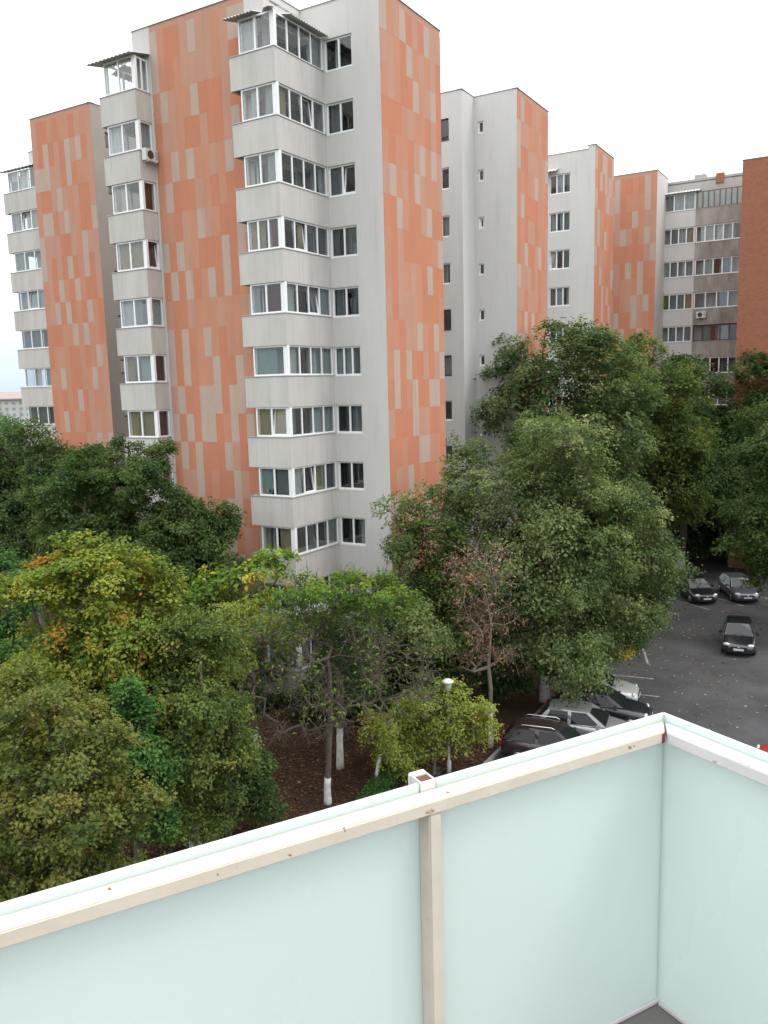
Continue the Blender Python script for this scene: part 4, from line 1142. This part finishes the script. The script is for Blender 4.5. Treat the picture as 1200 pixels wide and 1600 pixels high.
tree('small_tree', 'low yellow green tree spreading around the lamp post', (1.7, 30.5), 4.1, .07,
     [(.2, .3, 2.8, 1.4, 1.1, .8), (-1.3, -.1, 2.2, 1.2, 1.1, .8), (1.3, -.1, 2.3, 1.1, 1.0, .8), (.2, -.2, 1.5, 1.7, 1.0, .8), (-1.6, -.6, 1.0, .9, .8, .6)],
     'shrub', 210, 46, .38, .13, 127, tint_bias=.04, bark='bark_pale')
tree('young_tree', 'thin sapling with a whitewashed stem left of the lamp post', (-.6, 29.3), 3.2, .06,
     [(.4, 0, 2.3, .8, .7, .6), (.8, 0, 1.4, .7, .6, .5)],
     'shrub', 40, 44, .35, .12, 128, wash=1.4, tint_bias=-.1)
tree('ornamental_shrub', 'grey green glossy shrub right of the half bare tree', (1.2, 33.4), 6.0, .08,
     [(.1, 0, 5.2, 1.0, .9, .7), (.7, 0, 4.6, .8, .8, .6)],
     'lime', 60, 46, .42, .15, 129, tint_bias=.25, cat='bush')
for i, (x, y, s) in enumerate([(3.4, 37.2, 1.15), (-7.6, 37.6, 1.2), (-1.6, 36.2, 1.0)]):   # undergrowth at the wall
    tree('leafy_bush', ['shaded bush below the orange corner panel', 'shaded bush below the orange wall left of the tower bay', 'shaded bush under the lowest tower bay'][i], (x, y), 3.4 * s, .06,
         [(0, 0, 2.2 * s, 1.8 * s, 1.1, 1.2 * s), (1.3 * s, 0, 1.4 * s, 1.4 * s, 1.0, .9 * s), (-1.4 * s, 0, 1.4 * s, 1.4 * s, 1.0, .9 * s)],
         'dark', 170, 75, .5, .16, 140 + i, cat='bush', group='bushes along the tower wall', tint_bias=-.1)

# low hedge beside the garden path
def hedge(label, a, b, wd, ht, seed):
    rng = np.random.default_rng(seed)
    a, b = np.array(a, float), np.array(b, float)
    root = empty('hedge', (*a, GZ + .06), 0, label, 'hedge')
    d = norm(b - a); nn = np.array([-d[1], d[0]]); Ln = np.linalg.norm(b - a)
    n = int(Ln * 900)
    t_ = rng.random(n) * Ln; s = rng.uniform(-.5, .5, n) * wd; z = ht * (rng.random(n) ** .35)
    p = np.stack([d[0] * t_ + nn[0] * s, d[1] * t_ + nn[1] * s, z + rng.normal(0, .05, n)], 1)
    me = leaves_mesh('foliage', p, norm(np.array([0, 0, .6]) + rng.normal(0, .6, (n, 3))), rng.normal(size=(n, 3)), .09 * rng.uniform(.6, 1.3, n), np.clip(rng.normal(.35, .2, n), 0, .9))
    tag(link('foliage', me, root, (0, 0, 0), 0, LEAF['bluegreen']), kind='stuff')
    mb = MB()
    for q in np.arange(.3, Ln, .45):
        x, y = d * q
        mb.tube([(x, y, -.05), (x + rng.normal(0, .06), y + rng.normal(0, .06), ht * .8)], .015, 5)
    mb.build('stems', M['bark'], root)
hedge('low dark green hedge running beside the path in the shaded garden', (-.9, 27.2), (1.2, 33.2), .9, .7, 61)

# fallen leaves
def litter(name, label, poly_fn, n, seed, z, size, pale=0):
    rng = np.random.default_rng(seed)
    p = poly_fn(rng, n)
    P = np.stack([p[:, 0], p[:, 1], np.full(len(p), z) + rng.random(len(p)) * .03], 1)
    k = len(P)
    me = leaves_mesh(name, P, norm(np.array([0, 0, 1.2]) + rng.normal(0, .3, (k, 3))), rng.normal(size=(k, 3)), size * rng.uniform(.6, 1.4, k), np.clip(rng.beta(1.3, 2.2, k) + pale, 0, 1), .7, .1)
    return tag(link(name, me, None, (0, 0, 0), 0, LEAF['litter']), label, 'leaves', kind='stuff')
def garden_pts(rng, n):
    x = rng.uniform(-13, 8, n); y = rng.uniform(22, 38, n)
    u = x * CA - y * SA; v = x * SA + y * CA
    return np.stack([x, y], 1)[(u < -13.1) & (v < 33) & (v > 14)]
def road_pts(rng, n):
    u = -12.7 + np.abs(rng.normal(0, 7, n)); v = rng.uniform(24, 62, n)
    return np.stack([u * CA + v * SA, -u * SA + v * CA], 1)
litter('leaf_litter', 'brown fallen leaves covering the garden bed under the trees', garden_pts, 26000, 71, GZ + .07, .12)
litter('leaf_litter', 'scattered yellow fallen leaves on the dark asphalt', road_pts, 1500, 72, GZ + .006, .12, .5)

# ------------------------------------------------------------------ lamp post
lp = empty('street_lamp', (2.28, 30.55, GZ + .06), 0, 'white park lamp post with a flat round head rising through the low tree', 'street lamp')
MB().lathe([(.09, -.1), (.09, .5), (.045, .56), (.04, 3.2), (.036, 3.32)], 12).build('post', M['lamp_metal'], lp, smooth=True)
MB().lathe([(.05, 3.32), (.12, 3.39), (.145, 3.62), (.135, 3.68)], 16).build('lantern', M['lamp_metal'], lp, smooth=True)
MB().lathe([(.14, 3.68), (.225, 3.69), (.225, 3.73), (.12, 3.8), (.02, 3.82)], 18).build('cap', M['plastic'], lp, smooth=True)

# ------------------------------------------------------------------ cars
def car_paint(name, c, metal=.4):
    return mat(name, c, .32, metal, .5, coat=.8, noise=(2, .15, tuple(k * .8 for k in c)))
PAINT = {'black': car_paint('black_car_paint', (.012, .012, .014), .1), 'silver': car_paint('silver_car_paint', (.30, .31, .32), .5), 'white': car_paint('pale_silver_paint', (.5, .51, .5), .3), 'navy': car_paint('dark_blue_paint', (.012, .015, .022), .2), 'plum': car_paint('dark_plum_paint', (.028, .017, .018), .2), 'grey': car_paint('grey_car_paint', (.11, .115, .125), .4), 'red': car_paint('red_car_paint', (.32, .03, .03), .1)}
M['headlamp'] = mat('headlamp_lens', (.55, .57, .6), .12, .2, .8)
M['plate'] = mat('number_plate', (.6, .6, .6), .5)
M['chrome'] = mat('chrome_trim', (.55, .55, .56), .2, .9)
M['rim'] = mat('alloy_rim', (.35, .35, .36), .35, .8)
M['tail'] = mat('tail_lamp', (.25, .02, .02), .25)
def car(label, front, heading, paint, L=4.3, W=1.74, Hh=1.46, kind='saloon', rails=False, text=None):
    """front: (x, y) of the nose on the ground; the car's local +X points forward"""
    hd = R(heading)
    root = empty('parked_car' if kind != 'moving' else 'car', (front[0] - math.cos(hd) * L / 2, front[1] - math.sin(hd) * L / 2, GZ), hd, label, 'car', 'cars in the car park')
    h = L / 2; hw = W / 2
    hatch = kind in ('hatch', 'wagon', 'moving')
    # station: x, top height, half width, bottom height
    top = [(h, .52, .60, .28), (h - .06, .64, .80, .22), (h - .3, .74, .92, .2), (h - .75, .84, .98, .2), (h - 1.2, .92, 1, .2), (0, .95, 1, .2), (-h + 1.2, .96, 1, .2), (-h + .75, .98, .99, .2), (-h + .3, .97, .94, .22), (-h + .06, .9, .84, .25), (-h, .72, .66, .32)]
    mb = MB(); rows = []
    for x, zt, fw_, zb in top:
        y = hw * fw_
        prof = [(0, zt + .02), (y * .6, zt + .012), (y * .88, zt - .025), (y * .985, zt - .13), (y, zt * .55 + zb * .2), (y * .97, zb + .08), (y * .88, zb)]
        ring = [(x, -p, z) for p, z in reversed(prof[1:])] + [(x, p, z) for p, z in prof]
        rows.append(len(mb.v)); mb.v += ring
    k = 13
    for a, b in zip(rows, rows[1:]):
        for i in range(k - 1): mb.f.append((a + i, a + i + 1, b + i + 1, b + i))
        mb.f.append((a + k - 1, a, b, b + k - 1))
    mb.f.append(tuple(rows[0] + i for i in range(k))); mb.f.append(tuple(rows[-1] + i for i in reversed(range(k))))
    body = mb.build('body', PAINT[paint], root, smooth=True)
    sm = body.modifiers.new('s', 'SUBSURF'); sm.levels = 1; sm.render_levels = 2
    # cabin: windscreen base, roof front, roof rear, rear glass base
    xa, xb = h - 1.15, h - 1.85
    xc, xd = (-h + .55, -h + .12) if hatch else (-h + 1.25, -h + .62)
    zb_, zr = .92, Hh
    yb, yr = hw * .93, hw * .70
    pts = {}
    cab = MB()
    def sec(x, z, y): return [(x, -y, z), (x, y, z)]
    roof = [(xb + .0, zr - .045, yr * .97), (xb - .45, zr, yr), ((xb + xc) / 2 - .3, zr + .005, yr), (xc + .25, zr - .03, yr * .97), (xc, zr - .07, yr * .94)]
    n0 = len(cab.v)
    cab.v += [(xa, -yb * .9, zb_), (xa, yb * .9, zb_)]
    for x, z, y in roof: cab.v += [(x, -y, z - .035), (x, -y * .82, z), (x, y * .82, z), (x, y, z - .035)]
    cab.v += [(xd, -yb * .9, zb_ + .02), (xd, yb * .9, zb_ + .02)]
    nr_ = len(roof); e = n0 + 2 + 4 * nr_
    for i in range(nr_ - 1):
        a = n0 + 2 + 4 * i
        for j in range(3): cab.f.append((a + j, a + j + 1, a + j + 5, a + j + 4))
    a = n0 + 2; cab.f.append((n0, n0 + 1, a + 3, a + 2, a + 1, a)); a = n0 + 2 + 4 * (nr_ - 1); cab.f.append((e, a, a + 1, a + 2, a + 3, e + 1))
    cab.v += [(0, -yb, zb_ - .02), (0, yb, zb_ - .02)]
    lf = [n0 + 2 + 4 * i for i in range(nr_)]; rt = [n0 + 5 + 4 * i for i in range(nr_)]
    cab.f.append((n0, *lf, e, e + 2)); cab.f.append((n0 + 1, e + 3, e + 1, *reversed(rt)))
    cab.build('cabin', PAINT[paint], root)
    def pane(nm, q, off=.012):
        q = [Vector(p) for p in q]
        c = sum(q, Vector()) / len(q); nrm_ = (q[1] - q[0]).cross(q[2] - q[0]).normalized()
        if nrm_.dot(c - Vector((0, 0, .9))) < 0: nrm_ = -nrm_
        g = MB(); m_ = len(q)
        q2 = [c + (p - c) * .93 + nrm_ * off for p in q]; q1 = [c + (p - c) * .94 - nrm_ * .01 for p in q]
        g.v = [tuple(p) for p in q1 + q2]
        g.f = [tuple(range(m_, 2 * m_))] + [(i, (i + 1) % m_, m_ + (i + 1) % m_, m_ + i) for i in range(m_)]
        g.build(nm, M['car_glass2'], root)
    f0 = roof[0]; fl = roof[-1]
    pane('windscreen', [(xa, -yb * .9, zb_), (xa, yb * .9, zb_), (f0[0], f0[2], f0[1] - .03), (f0[0], -f0[2], f0[1] - .03)])
    pane('rear_window', [(xd, yb * .9, zb_ + .05), (xd, -yb * .9, zb_ + .05), (fl[0], -fl[2], fl[1] - .04), (fl[0], fl[2], fl[1] - .04)])
    xm = (xb + xc) / 2 + .05
    for s in (-1, 1):
        def S(x, f): # point on the side between belt (f=0) and roof (f=1)
            return (x, s * (yb + (yr - yb) * f) * (.985 if f == 0 else 1), zb_ + .01 + (zr - .06 - zb_) * f)
        pane('side_window', [S(xa - .18, 0), S(xm + .04, 0), S(xm + .04, .94), S(xb - .1, .94)])
        pane('side_window', [S(xm - .04, 0), S(xd + .28, 0), S(xc + .08, .9), S(xm - .04, .94)])
        hl = MB().lathe([(.02, -.05), (.15, -.02), (.15, .02), (.1, .05)], 12)
        o = hl.build('headlight', M['headlamp'], root, (h - .2, s * hw * .70, .66), smooth=True); o.rotation_euler = (0, R(68), s * R(14)); o.scale = (.62, 1.15, 1)
        o = MB().box(-.04, .04, -.09, .09, -.1, .1).build('tail_light', M['tail'], root, (-h + .06, s * hw * .74, .8))
        o = MB().prism([(-.06, -.09), (.05, -.08), (.07, .07), (-.03, .09)], -.06, .07).build('mirror', PAINT[paint], root, (xa - .32, s * (hw + .07), .98))
        MB().box(-.07, .07, -.012, .012, -.012, .012).build('door_handle', M['chrome'], root, (xm - .25, s * (hw * .995), .78))
        for x in (h - .82, -h + .78):
            wl = empty('wheel', (0, 0, 0)); wl.parent = root
            bpy.data.objects.remove(wl)
            ty = MB().lathe([(.2, -.1), (.29, -.1), (.31, -.06), (.31, .06), (.29, .1), (.2, .1)], 20).build('wheel', M['black'], root, (x, s * (hw - .1), .31), smooth=True)
            ty.rotation_euler = (R(90), 0, 0)
            MB().lathe([(.05, -.112), (.2, -.104), (.2, .104), (.05, .112)], 14).build('rim', M['rim'], ty, smooth=True)
        if rails:
            MB().tube([(xb - .15, s * yr * .9, zr - .01), (xb - .3, s * yr * .92, zr + .06), (xc + .35, s * yr * .92, zr + .05), (xc + .2, s * yr * .9, zr - .02)], .022).build('roof_rail', M['chrome'], root, smooth=True)
    MB().box(h - .03, h + .012, -.42, .42, .52, .60).build('grille', M['black'], root)
    MB().box(h - .05, h + .02, -.55, .55, .30, .40).build('air_intake', M['black'], root)
    lg = MB().lathe([(.06, 0), (.06, .015), (.03, .02)], 4 if kind == 'moving' else 12).build('badge', M['chrome'], root, (h + .012, 0, .57), smooth=True); lg.rotation_euler = (0, R(90), 0)
    MB().box(h + .012, h + .03, -.26, .26, .405, .515).build('number_plate', M['plate'], root)
    if kind == 'saloon' or hatch:
        for s in (-1, 1):
            MB().tube([(xa + .03, s * .3, zb_ + .035), (xa - .1, s * .02, zb_ + .08)], .008, 4).build('wiper', M['black'], root)
    return root
M['car_glass2'] = mat('tinted_car_glass', (.012, .016, .016), .05, 0, .42)

DX, DY = .931, -.366                                 # parked row points this way
def slot(n_, t_): return (t_ * DX + n_ * -DY, t_ * DY + n_ * DX)
hdg = math.degrees(math.atan2(DY, DX))
car('silver saloon car with its bonnet out, last of the near parked row', slot(38.9, -2.7), hdg, 'white', 4.3)
car('black saloon car parked between two silver cars', slot(36.5, -2.0), hdg, 'navy', 4.5)
car('silver hatchback parked between the black saloon and the car with roof rails', slot(34.15, -2.45), hdg, 'silver', 4.1, kind='hatch', Hh=1.5)
car('dark plum estate car with silver roof rails, nearest to the balcony', slot(31.8, -3.3), hdg, 'plum', 4.2, kind='wagon', rails=True, Hh=1.5)
car('black hatchback driving towards the viewer on the open asphalt', (18.95, 43.3), -113, 'black', 4.1, kind='moving', Hh=1.48)
car('dark car parked in deep shade at the far end of the lot', (21.4, 53.95), -88, 'black', 4.4)
car('grey hatchback parked under the trees beside the dark car', (24.1, 53.95), -96, 'grey', 4.2, kind='hatch')
car('red car mostly cut off by the right edge, above the balcony glass', (14.1, 30.3), 168, 'red', 4.1, kind='hatch')

# ------------------------------------------------------------------ far things beyond the left wing
fb = empty('distant_building', (-205, 430, GZ), R(12), 'pale distant housing block with reddish roof on the left horizon', 'building')
fm = mat('hazed_plaster', (.48, .47, .47), .9); fr_ = mat('hazed_roof', (.33, .265, .255), .9); fwm = mat('far_window', (.27, .28, .3), .4)  # distance haze is painted in: wall and roof colours paler and greyer
MB().box(0, 46, 0, 12, 0, 13).build('wall', fm, fb)
MB().prism([(-1, -1), (47, -1), (47, 13), (-1, 13)], 13, 13.6).build('eaves', fr_, fb)
rf = MB(); rf.v = [(-1, -1, 13.6), (47, -1, 13.6), (47, 13, 13.6), (-1, 13, 13.6), (4, 6, 17), (42, 6, 17)]
rf.f = [(0, 1, 5, 4), (1, 2, 5), (2, 3, 4, 5), (3, 0, 4)]
rf.build('roof', fr_, fb)
wme = MB().box(0, 1.6, -.08, .02, 0, 1.5).mesh('window')
for i in range(13):
    for j in range(4): link('window', wme, fb, (1.6 + i * 3.4, 0, 1.5 + j * 3), 0, fwm)
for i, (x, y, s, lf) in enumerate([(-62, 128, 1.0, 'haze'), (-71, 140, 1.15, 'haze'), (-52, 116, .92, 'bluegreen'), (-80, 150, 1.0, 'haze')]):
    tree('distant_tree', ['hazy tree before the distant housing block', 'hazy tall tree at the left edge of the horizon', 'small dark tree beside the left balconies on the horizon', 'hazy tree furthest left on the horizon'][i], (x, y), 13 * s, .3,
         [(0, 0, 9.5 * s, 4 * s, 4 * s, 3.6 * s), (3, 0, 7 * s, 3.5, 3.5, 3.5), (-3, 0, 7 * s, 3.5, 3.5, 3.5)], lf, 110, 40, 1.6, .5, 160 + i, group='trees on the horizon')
